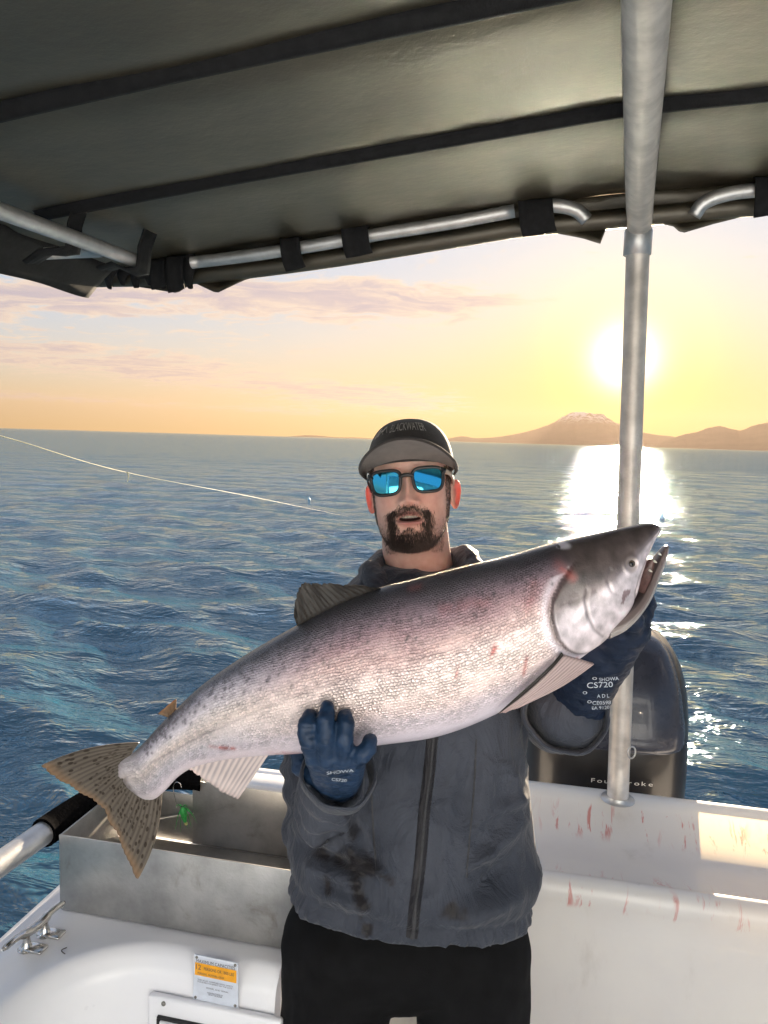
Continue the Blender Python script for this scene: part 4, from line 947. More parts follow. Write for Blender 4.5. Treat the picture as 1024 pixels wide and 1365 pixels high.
# dragged folds across the body: pixel polylines on the front of the jacket
for (x0, y0, x1, y1, w, a) in ((705, 1085, 640, 1150, .014, .010), (702, 1060, 655, 1085, .010, .008), (700, 1180, 610, 1235, .016, .010), (690, 1140, 620, 1200, .012, -.007), (660, 1000, 640, 1110, .014, .007), (640, 990, 615, 1090, .012, -.006),
                               (400, 1090, 450, 1130, .014, .012), (395, 1120, 470, 1160, .012, -.010), (410, 1150, 490, 1175, .012, .011), (430, 1185, 500, 1210, .012, .009), (450, 1080, 480, 1150, .012, .009), (470, 1080, 500, 1140, .012, -.008), (480, 1150, 520, 1165, .010, .008),
                               (600, 1040, 585, 1200, .012, .005), (680, 1020, 690, 1080, .010, .008), (505, 1100, 530, 1220, .014, .005), (620, 1160, 660, 1130, .01, .008), (400, 1200, 420, 1225, .012, .006)):
    A3, B3 = Lp(x0, y0, 1.18), Lp(x1, y1, 1.18)
    P2 = V.copy(); P2[:, 1] = A3[1]; B3 = np.array([B3[0], A3[1], B3[2]])
    # compare in the image plane (perspective-corrected)
    s_ = (1.18) / (V[:, 1] + 1.34); P2[:, 0] = (V[:, 0] + .03) * s_ - .03; P2[:, 2] = ZC + (V[:, 2] - ZC) * s_
    disp += 1.9 * fold(P2, A3, B3, w, a) * fr
# ring folds on the sleeves
for P4 in (SL, SR):
    for i, k in ((0, 34), (1, 70), (2, 95)):
        r, t = segd(V, P4[i], P4[i + 1]); m = np.exp(-(np.clip(r - .07, 0, 1) / .02) ** 2) * (0.3 + .7 * (t > .15))
        q = t * np.linalg.norm(P4[i + 1] - P4[i]) * k * 1.7 + 2.0 * np.arctan2(V[:, 2] - P4[i][2], V[:, 0] - P4[i][0])
        disp += 0.0030 * m * np.sin(q + 1.5 * np.array([mnoise.noise(Vector((p[0] * 20, p[1] * 20, p[2] * 20))) for p in V]))
V = V + N * disp[:, None]
setV(jacket, V)
# wet, bloodied patch low on the front (viewer's left)
pj = lambda P: (P[:, 0] + .03, P[:, 1] + 1.34, P[:, 2])
def project(P):
    Wp = PBASE[None] + P[:, :1] * HR[None] + P[:, 1:2] * HF[None]; Wp[:, 2] = P[:, 2]
    v = Wp - CAMP[None]; d = v @ FW; return 512 + F * (v @ RT) / d, 682.5 - F * (v @ UP) / d
jx, jy = project(V)
wetm = np.zeros(len(V)); nz = np.array([mnoise.fractal(Vector((x * .055, y * .04, 4)), 1.0, 2.0, 4) for x, y in zip(jx, jy)])
for (x0, y0, x1, y1, r) in ((425, 1135, 472, 1160, 7), (470, 1140, 497, 1160, 12), (472, 1160, 520, 1170, 4), (470, 1175, 485, 1210, 8), (430, 1165, 440, 1190, 5), (462, 1085, 470, 1110, 7), (600, 1215, 610, 1222, 10), (480, 1215, 490, 1245, 4)):
    d_, _ = polyd(jx, jy, [(x0, y0), (x1, y1)]); wetm = np.maximum(wetm, sstep(-(d_ - 9 * nz), -r * 1.5, -r * .4))
attr(jacket, 'wet', wetm * (N[:, 1] < 0) * 0.95)
from mathutils.bvhtree import BVHTree
def bvh_of(o):
    me = o.data; return BVHTree.FromPolygons([v.co[:] for v in me.vertices], [tuple(p.vertices) for p in me.polygons])
jb = bvh_of(jacket)
cam_l = np.array([(CAMP - PBASE) @ HR, (CAMP - PBASE) @ HF, CAMP[2]])
def on_surf(bv, px, py, lift):
    d = ray(px, py); dl = Vector((d @ HR, d @ HF, d[2])).normalized()
    h, n, i, _ = bv.ray_cast(Vector(cam_l), dl)
    if h is None: return None
    if n.dot(dl) > 0: n = -n
    return np.array(h + n * lift)
def ribbon(bv, pts, w, mat, name, parent, n=40, lift=.0015, ht=.0025):
    """raised band following a pixel path over a surface"""
    C = curve(pts, n); V = []; ok = []
    for i in range(n):
        t = C[min(i + 1, n - 1)] - C[max(i - 1, 0)]; t /= np.hypot(*t); q = np.array([-t[1], t[0]])
        row = []
        for s_, l_ in ((-1, lift * .2), (-.8, lift + ht), (0, lift + ht * 1.3), (.8, lift + ht), (1, lift * .2)):
            p = on_surf(bv, *(C[i] + q * w * s_), l_); row.append(p)
        if all(r is not None for r in row): V += row; ok.append(i)
    if len(ok) > 2: return mk(name, V, gridf(len(ok), 5, flip=True), mat, parent)
ZIPM = pmat('zip_tape', (0.030, 0.030, 0.034), 0.6, 0, 0.3, 200, 0.6, 700)
ZT = pmat('zip_teeth', (0.05, 0.05, 0.055), 0.35, 0.6)
zp = [(577, 975), (573, 1020), (566, 1080), (560, 1150), (553, 1210), (549, 1250)]
zipo = ribbon(jb, zp, 8.0, JAC, 'zip_flap', jacket, 60, .0008, .0022)
if zipo: attr(zipo, 'wet', np.full(len(zipo.data.vertices), .8))
ribbon(jb, [(p[0] + 1, p[1]) for p in zp], 1.8, ZIPM, 'zip', jacket, 60, .0038, .0012)
for pth in ([(635, 985), (632, 1050), (625, 1130), (622, 1170)], [(495, 1055), (498, 1110), (502, 1160)]): 
    o = ribbon(jb, pth, 1.2, ZIPM, 'seam', jacket, 30, .0002, .0008)
# hood bunched round the back of the neck, and collar edges
HOODP = [Lp(512, 792, 1.32), Lp(502, 776, 1.35), Lp(498, 762, 1.41), Lp(515, 750, 1.48), Lp(562, 746, 1.51), Lp(606, 744, 1.48), Lp(628, 752, 1.41), Lp(626, 770, 1.35), Lp(618, 790, 1.32)]
hc_ = curve(HOODP, 46); hm_ = MB().tube(hc_, 0.017 + 0.009 * np.sin(np.linspace(0, math.pi, 46)), 18, flat=1.15)
hm_.tube(curve([p + np.array([0, .035, -.03]) for p in HOODP], 40), 0.034, 16)
hood = hm_.build('hood', JAC, jacket); evald(hood, [('REMESH', {'mode': 'VOXEL', 'voxel_size': 0.005}), ('SMOOTH', {'factor': .5, 'iterations': 5})])
V = getV(hood); N = getN(hood); V += N * (0.007 * np.array([mnoise.fractal(Vector((p[0] * 22, p[1] * 14, p[2] * 30)), 1.0, 2.0, 3) for p in V]))[:, None]; setV(hood, V); attr(hood, 'wet', np.zeros(len(V)))
# shoulder yoke folds under the hood at the viewer's left
# ---- trousers
tm = MB(); hipz = Lp(540, 1290, 1.27)
H_l = Lp(452, 1290, 1.275); H_r = Lp(628, 1295, 1.275)
tm.capsule(H_l + (0.0, 0, .05), H_r + (0.0, 0, .05), .108, .108)
for s_, Hh in ((-1, H_l), (1, H_r)):
    kn = np.array([Hh[0] + s_ * .012, Hh[1] - .03, .42]); an = np.array([Hh[0] + s_ * .02, Hh[1] + .03, .075])
    tm.capsule(Hh, (Hh + kn) / 2, .108, .096); tm.capsule((Hh + kn) / 2, kn, .098, .082); tm.capsule(kn, an, .080, .062)
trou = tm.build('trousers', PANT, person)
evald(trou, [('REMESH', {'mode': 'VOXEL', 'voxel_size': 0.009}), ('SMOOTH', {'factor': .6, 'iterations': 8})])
V = getV(trou); N = getN(trou); V += N * (0.009 * np.array([mnoise.fractal(Vector((p[0] * 9, p[1] * 9, p[2] * 5)), 1.0, 2.0, 4) for p in V]))[:, None]; setV(trou, V)
tb = bvh_of(trou)
ribbon(tb, [(716, 1255), (719, 1285), (716, 1312)], 3.0, PANT, 'pocket_edge', trou, 16, .001, .004)
BOOT = pmat('rubber_boot', (0.02, 0.02, 0.022), 0.5)
for s_, Hh in ((-1, H_l), (1, H_r)):
    an = np.array([Hh[0] + s_ * .02, Hh[1] + .03, .09])
    bm_ = MB().capsule(an, an + (s_ * .01, -.16, -.045), .052, .046); bm_.capsule(an + (0, .0, .05), an + (0, .02, -.04), .055, .05)
    b_ = bm_.build('boot', BOOT, person); evald(b_, [('REMESH', {'mode': 'VOXEL', 'voxel_size': 0.008}), ('SMOOTH', {'factor': .5, 'iterations': 4})])
    V = getV(b_); V[:, 2] = np.maximum(V[:, 2], 0.002); setV(b_, V)
# ---- gloves
def glove(name, build, mat, vox=0.0026, label=None):
    mbg = MB(); build(mbg); o = mbg.build(name, mat, person); evald(o, [('REMESH', {'mode': 'VOXEL', 'voxel_size': vox}), ('SMOOTH', {'factor': .5, 'iterations': 5})])
    V = getV(o); N = getN(o); V += N * (0.0022 * np.array([mnoise.fractal(Vector((p[0] * 45, p[1] * 45, p[2] * 70)), 1.0, 2.0, 3) - .35 * max(0, 1 - abs(mnoise.noise(Vector((p[0] * 25, p[1] * 25, p[2] * 130)))) * 6) for p in V]))[:, None]; setV(o, V)
    if label: o['label'] = label
    return o
def chain(mbg, pts, rad):
    for a, b, ra, rb in zip(pts[:-1], pts[1:], rad[:-1], rad[1:]): mbg.capsule(a, b, ra, rb, 18, 6)
def hand_under(mbg):
    # back of the hand towards the camera, fingers curled up the flank, thumb behind the belly
    kn = [Lp(420, 1008, .985), Lp(437, 1010, .975), Lp(456, 1011, .975), Lp(474, 1014, .985)]
    wr = Lp(452, 1046, 1.13)
    for k in kn: chain(mbg, [wr + (k - wr) * .15, wr + (k - wr) * .6 + np.array([0, 0, -.006]), k], [.030, .022, .0155])
    mbg.capsule(kn[0], kn[2], .0145, .0145)
    mbg.capsule(Lp(436, 1025, 1.03), Lp(462, 1026, 1.03), .022, .022)
    chain(mbg, [kn[0], Lp(411, 988, .968), Lp(409, 968, .972), Lp(413, 955, .984)], [.0140, .0130, .0128, .0105])
    chain(mbg, [kn[1], Lp(434, 985, .962), Lp(434, 960, .966), Lp(436, 943, .980)], [.0140, .0128, .0122, .0102])
    chain(mbg, [kn[2], Lp(460, 988, .964), Lp(462, 967, .970), Lp(460, 954, .982)], [.0140, .0130, .0126, .0105])
    chain(mbg, [kn[3], Lp(483, 1006, .965), Lp(490, 998, .968), Lp(494, 988, .978)], [.0140, .0126, .0120, .0105])
    chain(mbg, [Lp(425, 1035, 1.09), Lp(402, 1022, 1.11), Lp(398, 1000, 1.125), Lp(404, 985, 1.125)], [.018, .016, .014, .012])
gl1 = glove('glove', hand_under, GLOVE, label='blue rubber glove with fingers spread under the belly')
def hand_jaw(mbg):
    # long gauntlet rising to the throat; fingers close over the far side of the jaw
    chain(mbg, [Lp(766, 938, 1.245), Lp(780, 912, 1.205), Lp(800, 882, 1.165), Lp(822, 852, 1.13), Lp(836, 838, 1.11)], [.0535, .0500, .046, .040, .036])
    chain(mbg, [Lp(800, 882, 1.165), Lp(812, 860, 1.155), Lp(838, 832, 1.13)], [.045, .04, .03])
    w = Lp(828, 838, 1.115)
    for k, (px, py) in enumerate(((862, 812), (846, 812), (828, 815), (808, 822))):
        chain(mbg, [w, Lp(px - 6, py + 8, 1.10), Lp(px, py - 8, 1.115), Lp(px - 8, py - 30, 1.125), Lp(px - 18, py - 42, 1.115)], [.026, .016, .0145, .0135, .0115])
    chain(mbg, [w, Lp(842, 838, 1.085), Lp(847, 828, 1.065), Lp(842, 818, 1.05)], [.024, .017, .014, .012])
gl2 = glove('glove', hand_jaw, GLOVE2, vox=.003, label='dark blue printed gauntlet glove gripping the throat')
gb2 = bvh_of(gl2); gb1 = bvh_of(gl1)
def print_on(bv, parent, txt, px, py, h, rot, wid=None, curvek=0.0, name='lettering'):
    V, Fc = text_mesh(txt); V = V.copy(); V[:, 0] -= V[:, 0].min(); s_ = h / 0.72; W0 = V[:, 0].max() * s_; sx = s_ * (wid / W0 if wid else 1)
    c, s2 = math.cos(math.radians(rot)), math.sin(math.radians(rot)); P = []; bad = set()
    for i, v in enumerate(V):
        x = v[0] * sx; y = -v[1] * s_ + curvek * (x - (wid or W0) / 2) ** 2
        p = on_surf(bv, px + x * c - y * s2, py + x * s2 + y * c, .0007)
        if p is None: bad.add(i); p = np.zeros(3)
        P.append(p)
    Fc = [f for f in Fc if not any(i in bad for i in f) and max(np.linalg.norm(P[f[0]] - P[j]) for j in f) < .03]
    if Fc: mk(name, P, Fc, PRINT, parent, False)
print_on(gb2, gl2, 'CS720', 783, 917, 7.5, -3, 34)
print_on(gb2, gl2, 'SHOWA', 799, 908, 5.0, -4, 26)
print_on(gb2, gl2, 'A D L', 796, 930, 5.0, -3, 16)
print_on(gb2, gl2, 'CE0598', 790, 939, 4.8, -2, 24); print_on(gb2, gl2, 'EA 9120', 789, 945.5, 4.6, -2, 23)
for sx_, sy_ in ((790, 903), (777, 922), (783, 934)): print_on(gb2, gl2, 'o', sx_, sy_ + 3, 6, 0, 6)
print_on(gb1, gl1, 'SHOWA', 436, 1032, 4.0, -6, 36); print_on(gb1, gl1, 'CS720', 442, 1040, 4.0, 6, 20)
# sleeve ends: turned cuffs round the gloves
def cuff(a, b, r, name='sleeve_cuff', ell=1.0):
    a = Vector(a); b = Vector(b); t = (b - a).normalized(); u = t.cross(Vector((0, 0, 1))).normalized(); w = t.cross(u); V = []; n = 44
    prof = [(-.05, .90), (-.02, 1.0), (.0, 1.03), (.012, 1.02), (.018, .985), (.012, .94), (-.005, .90), (-.03, .86)]
    for k in range(n):
        an = 2 * math.pi * k / n; wob = 1 + .035 * math.sin(3 * an + 1) + .02 * math.sin(7 * an)
        for d, f in prof: V.append(b + t * (d + .006 * math.sin(2 * an + 1)) + (u * math.cos(an) + w * math.sin(an) * ell) * (r * f * wob))
    o = mk(name, V, gridf(n, len(prof), True, False), JAC, jacket); attr(o, 'wet', np.zeros(len(V))); return o
cuff(Lp(446, 1068, 1.23), Lp(452, 1030, 1.10), .057)
cuff(SR[2], Lp(754, 948, 1.215), .070)
# ---- head: sculpted grid in head coordinates (x right, y back, z up, eyes at z = 0)
HEADC = Lp(549, 648, 1.425); HSC = 1.0
HM = Matrix.Translation(HEADC) @ Matrix.Rotation(math.radians(-6), 4, 'Z') @ Matrix.Rotation(math.radians(-5.5), 4, 'Y') @ Matrix.Rotation(math.radians(-8), 4, 'X') @ Matrix.Scale(HSC, 4)
HMi = np.array(HM.inverted()); HMa = np.array(HM)
def h2l(P): P = np.asarray(P, float); return P @ HMa[:3, :3].T + HMa[:3, 3]
def l2h(P): P = np.asarray(P, float); return P @ HMi[:3, :3].T + HMi[:3, 3]
pz = [-.120, -.117, -.109, -.097, -.082, -.064, -.040, -.015, .010, .035, .060, .085, .100, .110, .115]
pw = [.000, .022, .040, .0535, .0615, .0668, .0710, .0735, .0745, .0755, .0745, .066, .052, .034, .0]
pf = [.070, .084, .094, .0965, .0950, .0935, .0930, .0915, .0925, .0945, .0905, .077, .060, .040, .0]
pb_ = [-.066, -.045, -.02, .005, .030, .052, .076, .090, .096, .098, .094, .078, .058, .036, .0]
nzr, nth = 230, 200
zz = np.interp(np.linspace(0, 1, nzr), [0, .03, .97, 1], [-.120, -.1165, .112, .115])
w_, f_, b_ = (spl(pz, k, zz) for k in (pw, pf, pb_)); w_[0] = w_[-1] = 0
tha = np.linspace(0, 2 * np.pi, nth, endpoint=False); tha = tha - 0.45 * np.sin(tha) * 0     # 0 = face
ca, sa = np.cos(tha), np.sin(tha)
ex = 2 / 2.25
X = w_[:, None] * np.sign(sa) * np.abs(sa) ** ex
cy_ = (b_ - f_) / 2; hy_ = (b_ + f_) / 2
Yh = cy_[:, None] - hy_[:, None] * np.sign(ca) * np.abs(ca) ** ex
Zh = np.repeat(zz[:, None], nth, 1)
fm_ = sstep(ca, 0.05, 0.55)[None] * np.ones_like(X)
G = lambda x0, z0, sx, sz: np.exp(-((X - x0) / sx) ** 2 - ((Zh - z0) / sz) ** 2)
dy = np.zeros_like(X)
np_ = np.interp(Zh, [-.050, -.044, -.036, -.030, -.010, .010, .022], [0, .009, .0250, .0275, .0165, .0065, 0]); nsg = np.interp(Zh, [-.05, -.034, -.012, .02], [.0125, .0115, .0080, .0085])
dy -= np_ * np.exp(-(X / nsg) ** 2)
for s_ in (-1, 1):
    dy -= .0100 * G(s_ * .0140, -.0375, .0058, .0065); dy += .0100 * G(s_ * .0072, -.0450, .0038, .0030)
    dy += .0085 * G(s_ * .032, .001, .017, .011); dy -= .004 * G(s_ * .044, -.024, .020, .016); dy += .003 * G(s_ * .030, -.052, .010, .014)
    dy -= .0030 * G(s_ * .030, .020, .022, .008)
dy -= .0065 * G(0, -.066, .028, .022)
uz = -.0575 - 2.5 * X ** 2 + .0012 * np.cos(X * 300) * np.exp(-(X / .008) ** 2); lz = -.0745 + 4.0 * X ** 2
mw = np.exp(-(X / .0235) ** 6)
dy -= .0042 * np.exp(-((Zh - uz) / .0040) ** 2) * mw; dy -= .0052 * np.exp(-((Zh - lz) / .0050) ** 2) * mw
mo = ((X / .0205) ** 2 + ((Zh + .0660 - 2.0 * X ** 2 * 0) / .0052) ** 2)
dy += .017 * np.exp(-mo ** 2)
dy += .0040 * G(0, -.0865, .018, .0055); dy -= .0070 * G(0, -.106, .019, .013)
Yh = Yh + dy * fm_
HV = np.stack([X, Yh, Zh], -1).reshape(-1, 3)
hmb = MB().add(HV, gridf(nzr, nth, False, True))
def ear(side):
    V = []; n, m = 28, 14
    for i in range(m + 1):
        r = i / m
        for k in range(n):
            a = 2 * math.pi * k / n
            rx = .0150 * (1 + .30 * math.sin(a)); rzv = .0285 * (1 - .06 * math.sin(a + .5))
            y = rx * r * math.cos(a); z = rzv * r * math.sin(a)
            h = .0035 * math.exp(-((r - .86) / .10) ** 2) - .004 * math.exp(-((r - .35) / .28) ** 2)
            V.append((y, z, h))
    front_ = np.array(V); V2 = np.concatenate([front_, front_ - np.array([0, 0, .0065])])
    n0 = len(front_); Fc = gridf(m + 1, n, False, True) + gridf(m + 1, n, False, True, off=n0, flip=True) + [(m * n + k, m * n + (k + 1) % n, n0 + m * n + (k + 1) % n, n0 + m * n + k) for k in range(n)]
    P = np.stack([side * (.0730 + V2[:, 2] * .8 + (V2[:, 0] + .016) * .62), .012 + V2[:, 0] * .82 - V2[:, 2] * .5 * 1, -.018 + V2[:, 1] + V2[:, 0] * .25], 1)
    return P, (Fc if side > 0 else [f[::-1] for f in Fc])
for s_ in (-1, 1): hmb.add(*ear(s_))
headv = h2l(np.array(hmb.v)); bodym = MB().add(headv, hmb.f)
# neck and upper chest
nk = [(h2l([0, .022, -.05]), .062, .060), (h2l([0, .026, -.095]), .0650, .060), (h2l([0, .034, -.125]), .0670, .060), (Lp(561, 768, 1.445), .070, .064), (Lp(563, 785, 1.43), .098, .072), (Lp(563, 808, 1.40), .125, .085), (Lp(560, 850, 1.385), .13, .09)]
V = []; nn_ = 48
tn = np.linspace(0, len(nk) - 1, 36); NC = np.stack([spl(np.arange(len(nk)), np.array([k[0][j] for k in nk]), tn) for j in range(3)], 1); Rw = spl(np.arange(len(nk)), [k[1] for k in nk], tn); Rd = spl(np.arange(len(nk)), [k[2] for k in nk], tn)
for c, rw, rd in zip(NC, Rw, Rd):
    for k in range(nn_):
        a = 2 * math.pi * k / nn_; V.append((c[0] + rw * math.cos(a), c[1] + rd * math.sin(a) * (1 - .08 * abs(math.cos(a))), c[2]))
Fc = gridf(36, nn_, False, True, flip=True); Fc.append(tuple(range(nn_))); Fc.append(tuple(35 * nn_ + k for k in range(nn_))[::-1])
bodym.add(V, Fc)
SKIN = bpy.data.materials.new('skin'); body = bodym.build('body', SKIN, person)
evald(body, [('REMESH', {'mode': 'VOXEL', 'voxel_size': 0.00155}), ('SMOOTH', {'factor': .5, 'iterations': 3})])
P = l2h(getV(body)); x, y, z = P.T
n_ = np.array([mnoise.fractal(Vector((a * 60, b * 60, c * 60)), 1.0, 2.0, 4) for a, b, c in P])
C = np.ones((len(P), 3)) * np.array([.66, .40, .325]); C *= np.stack([1 + .12 * n_, 1 + .20 * n_, 1 + .20 * n_], 1)
def lay(mask, col):
    global C
    mask = np.clip(mask, 0, 1)[:, None]; C = C * (1 - mask) + np.array(col) * mask
face = y < -.02
lay(.45 * face * (np.exp(-((np.abs(x) - .036) / .02) ** 2 - ((z + .032) / .02) ** 2) + np.exp(-(x / .014) ** 2 - ((z + .034) / .014) ** 2)), (.60, .28, .23))
uzv = -.0575 - 2.5 * x ** 2; lzv = -.0745 + 4 * x ** 2
lay(.85 * face * (np.exp(-((z - uzv) / .0036) ** 2) + np.exp(-((z - lzv) / .0052) ** 2)) * np.exp(-(x / .0235) ** 6), (.40, .155, .14))
lay(1.0 * face * (((x / .0195) ** 2 + ((z + .066) / .0048) ** 2) < 1) * (y > -.1005), (.045, .014, .013))
stub = sstep(-z, .045, .085) * (np.abs(x) > .028) * sstep(-y, -.06, -.03); stub = np.maximum(stub, sstep(-z, .095, .11) * (y < .03)); stub = np.maximum(stub, sstep(np.abs(x), .058, .068) * (z < .0) * (z > -.09) * (y < -.012) * .8)
lay(.42 * stub * (.8 + .5 * n_) * sstep(z, -.15, -.12), (.17, .125, .11))
ears_m = sstep(np.abs(x), .0755, .083) * (np.abs(z + .018) < .045)
lay(.5 * ears_m, (.58, .22, .17))
lay(.8 * face * np.exp(-((np.abs(x) - .0070) / .0034) ** 2 - ((z + .0452) / .0024) ** 2), (.10, .035, .03))
attr(body, 'tone', np.concatenate([C, np.ones((len(C), 1))], 1), 'FLOAT_COLOR'); attr(body, 'thin', ears_m)
SKIN.use_nodes = True; SKIN.node_tree.nodes.clear(); T = NT(SKIN.node_tree)
tcs = T.new('ShaderNodeTexCoord').outputs['Object']
sb_ = T.new('ShaderNodeBsdfPrincipled', {'Base Color': A_(T, 'tone'), 'Roughness': T.m('ADD', .38, T.m('MULTIPLY', T.noise(tcs, 120, 3), .2)), 'Subsurface Weight': 0.25, 'Subsurface Radius': (1.0, .3, .15), 'Subsurface Scale': .006, 'Specular IOR Level': .3})
sbp = T.new('ShaderNodeBump', {'Strength': .6, 'Distance': .0012, 'Height': T.noise(tcs, 520, 4)}); T.set(sb_.inputs['Normal'], sbp)
stl = T.new('ShaderNodeBsdfTranslucent', {'Color': (.55, .06, .04)}); smx = T.new('ShaderNodeMixShader', {0: T.m('MULTIPLY', A_(T, 'thin', 'Fac'), .34)}); T.set(smx.inputs[1], sb_); T.set(smx.inputs[2], stl); T.new('ShaderNodeOutputMaterial', {'Surface': smx})
# teeth and mouth
TTH = pmat('teeth_enamel', (0.50, 0.46, 0.39), 0.3, 0, .06, 200)
tvx = []; nT = 30
for i in range(nT):
    xx = -.0155 + .031 * i / (nT - 1); yb = -.0925 + xx ** 2 * 14; ht_ = .0042 * (1 - (xx / .019) ** 4); rd = .0006 * abs(math.sin(xx / .031 * math.pi * 7))
    for zt, yo in ((-.0598, .002), (-.0605, -.0006), (-.0625, -.001), (-.0605 - ht_ + .0006 - rd, -.0004), (-.0605 - ht_ - rd, .0016)): tvx.append((xx, yb + yo, zt))
tee = mk('teeth', h2l(tvx), gridf(nT, 5, flip=True), TTH, person)
# ---- hair: beard, moustache, sideburns and stubble as short tapered strands
hb = bvh_of(body)
BEARD = pmat('beard_hair', (0.062, 0.046, 0.040), 0.6, 0, .4, 400, spec=.2); 
def strands(name, fn, n, lmin, lmax, rad, down=.75, seed=1, curl=.25):
    g = np.random.default_rng(seed); idx = np.nonzero(fn > 0)[0]; prob = fn[idx] / fn[idx].sum(); pick = g.choice(idx, n, p=prob)
    NV = getN(body); PV = getV(body); V = np.zeros((n * 9, 3)); Fc = []
    for q, i in enumerate(pick):
        nrm_ = NV[i]; p = PV[i] + g.normal(0, .0007, 3) - nrm_ * .0006
        d = nrm_ * (1 - down) + np.array([0, -.1, -1]) * down + g.normal(0, .18, 3); d -= nrm_ * min(0, d @ nrm_) * 1.1; d /= np.linalg.norm(d); L = g.uniform(lmin, lmax)
        u = np.cross(d, nrm_ + 1e-3); u /= np.linalg.norm(u) + 1e-9; w = np.cross(d, u)
        d2 = d + u * g.normal(0, curl) + np.array([0, 0, -.25]); d2 /= np.linalg.norm(d2)
        for s_, (c, r) in enumerate(((p, rad), (p + d * L * .5, rad * .85), (p + d * L * .5 + d2 * L * .5, rad * .2))):
            for k in range(3):
                a = 2.094 * k; V[q * 9 + s_ * 3 + k] = c + u * (r * math.cos(a)) + w * (r * math.sin(a))
        o_ = q * 9
        for s_ in (0, 3):
            for k in range(3): Fc.append((o_ + s_ + k, o_ + s_ + (k + 1) % 3, o_ + s_ + 3 + (k + 1) % 3, o_ + s_ + 3 + k))
    return mk(name, V, Fc, BEARD, person, False)
ax = np.abs(x); fc = (y < -.03)
mst = fc * np.exp(-((z - (-.0500 - 5.5 * ax ** 2)) / .0052) ** 2) * (ax < .037)
sid = fc * np.exp(-((ax - (.0315 + .05 * (z + .07))) / .0068) ** 2) * (z < -.052) * (z > -.104)
chn = fc * np.exp(-((x / .037) ** 2 + ((z + .106) / .0245) ** 2) ** 2) * (z < -.0855 - 4 * (x * 1.0) ** 2 * 0)
soul = fc * (ax < .007) * (z < -.0815) * (z > -.09)
und = (z < -.112) * (z > -.135) * (y < -.035) * (ax < .05) * .7
strands('moustache', mst * 1.0, 1300, .004, .007, .00032, .7, 2)
strands('beard', np.maximum.reduce([sid, chn * 1.0, soul * .6, und * .6]), 7200, .006, .012, .00036, .72, 3)
jaw = sstep(-z, .06, .10) * (ax > .032) * (y < .0) * (z > -.128); brn = sstep(ax, .058, .066) * (z > -.07) * (z < .03) * (y < -.010) * (y > -.05)
strands('jaw_stubble', np.clip(jaw * .6 + brn * .8, 0, 1), 8000, .0018, .0048, .00022, .6, 4)
hairm = ((z > .005) & (z < .045) & (ax > .060) & (y > -.055) & (ax < .0775)) * 1.0 + ((z > -.05) & (z < .045) & (y > .045)) * .6
strands('hair', hairm, 3400, .006, .012, .00034, .8, 5)
# ---- cap
CAPC = pmat('cap_cloth', (0.030, 0.024, 0.022), 0.85, 0, .2, 60, .5, 600, sheen=.15); BRIM = pmat('brim_cloth', (0.150, 0.132, 0.122), 0.8, 0, .12, 50, .5, 600, sheen=.1)
CAPT = pmat('cap_thread', (0.34, 0.31, 0.29), 0.7)
crown = []; nu_, nv_ = 72, 30
def crown_pt(a, v):
    """a: 0 = front; v: 0 = rim, 1 = top"""
    zb = .036 - .012 * (1 - math.cos(a)) / 2; r = math.cos(v * math.pi / 2) ** .72; zt = .127
    fx = .0835 * r * math.sin(a); fy = -(.1045 if math.cos(a) > 0 else .106) * r * math.cos(a)
    return (fx, fy + .002, zb + (zt - zb) * math.sin(v * math.pi / 2) ** .92)
for i in range(nu_):
    for j in range(nv_):
        a = 2 * math.pi * i / nu_; p = np.array(crown_pt(a, j / (nv_ - 1))); 
        seam = .0012 * max(0, 1 - abs(((a / (math.pi / 3)) % 1) - .5) * 2 * 12) * (j > 1); p *= 1 - seam * 3; crown.append(p)
cap = mk('cap', h2l(crown), gridf(nu_, nv_, True, False), CAPC, person); evald(cap, [('SOLIDIFY', {'thickness': .003, 'offset': -1})])
bt = MB().ball(h2l([0, .002, .1255]), (.006, .006, .004), 12, 8); mk('cap_button', bt.v, bt.f, CAPC, cap)
def brim_pt(u, v, off=0.0):
    """u in [-1,1] across, v in [0,1] outwards"""
    a = u * math.radians(78); i_ = np.array([.0850 * math.sin(a), -.1065 * math.cos(a) + .002, .043])
    ext = .066 * max(0, math.cos(u * math.pi / 2)) ** .42
    o_ = i_ + np.array([.26 * math.sin(a) * ext * 1.2, -ext, ext * .40])
    p = i_ * (1 - v) + o_ * v; p[2] -= 3.6 * p[0] ** 2 * (0.55 + .45 * v) - .003 * math.sin(v * math.pi); p[2] += off
    return p
nb, mbn = 61, 16; V = []
for off in (0, -.0035):
    for i in range(nb):
        for j in range(mbn): V.append(brim_pt(-1 + 2 * i / (nb - 1), j / (mbn - 1), off))
n0 = nb * mbn; Fc = gridf(nb, mbn) + gridf(nb, mbn, off=n0, flip=True)
rim = [i * mbn + mbn - 1 for i in range(nb)]
for a, b in zip(rim[:-1], rim[1:]): Fc.append((a, b, b + n0, a + n0))
brim = mk('brim', h2l(V), Fc, BRIM, cap)
ev = [h2l(brim_pt(-1 + 2 * i / 60, 1.0, -.0017)) for i in range(61)]; eb = MB().tube(ev, .0027, 8); mk('brim_piping', eb.v, eb.f, CAPC, cap)
def cap_text(txt, a0, a1, v0, v1, name='lettering', arch=0.0):
    V, Fc = text_mesh(txt); W0 = V[:, 0].max(); P = []
    for v in V:
        t = v[0] / W0; aa = a0 + (a1 - a0) * t; vv = v0 + (v1 - v0) * v[1] / .72 + arch * (1 - (2 * t - 1) ** 2)
        p = np.array(crown_pt(aa, vv)); c = np.array([0, 0, .03]); d = p - c; d /= np.linalg.norm(d); P.append(p + d * .0016)
    mk(name, h2l(P), Fc, CAPT, cap, False)
cap_text('BLACKWATER', -.44, .54, .40, .58, arch=.02)
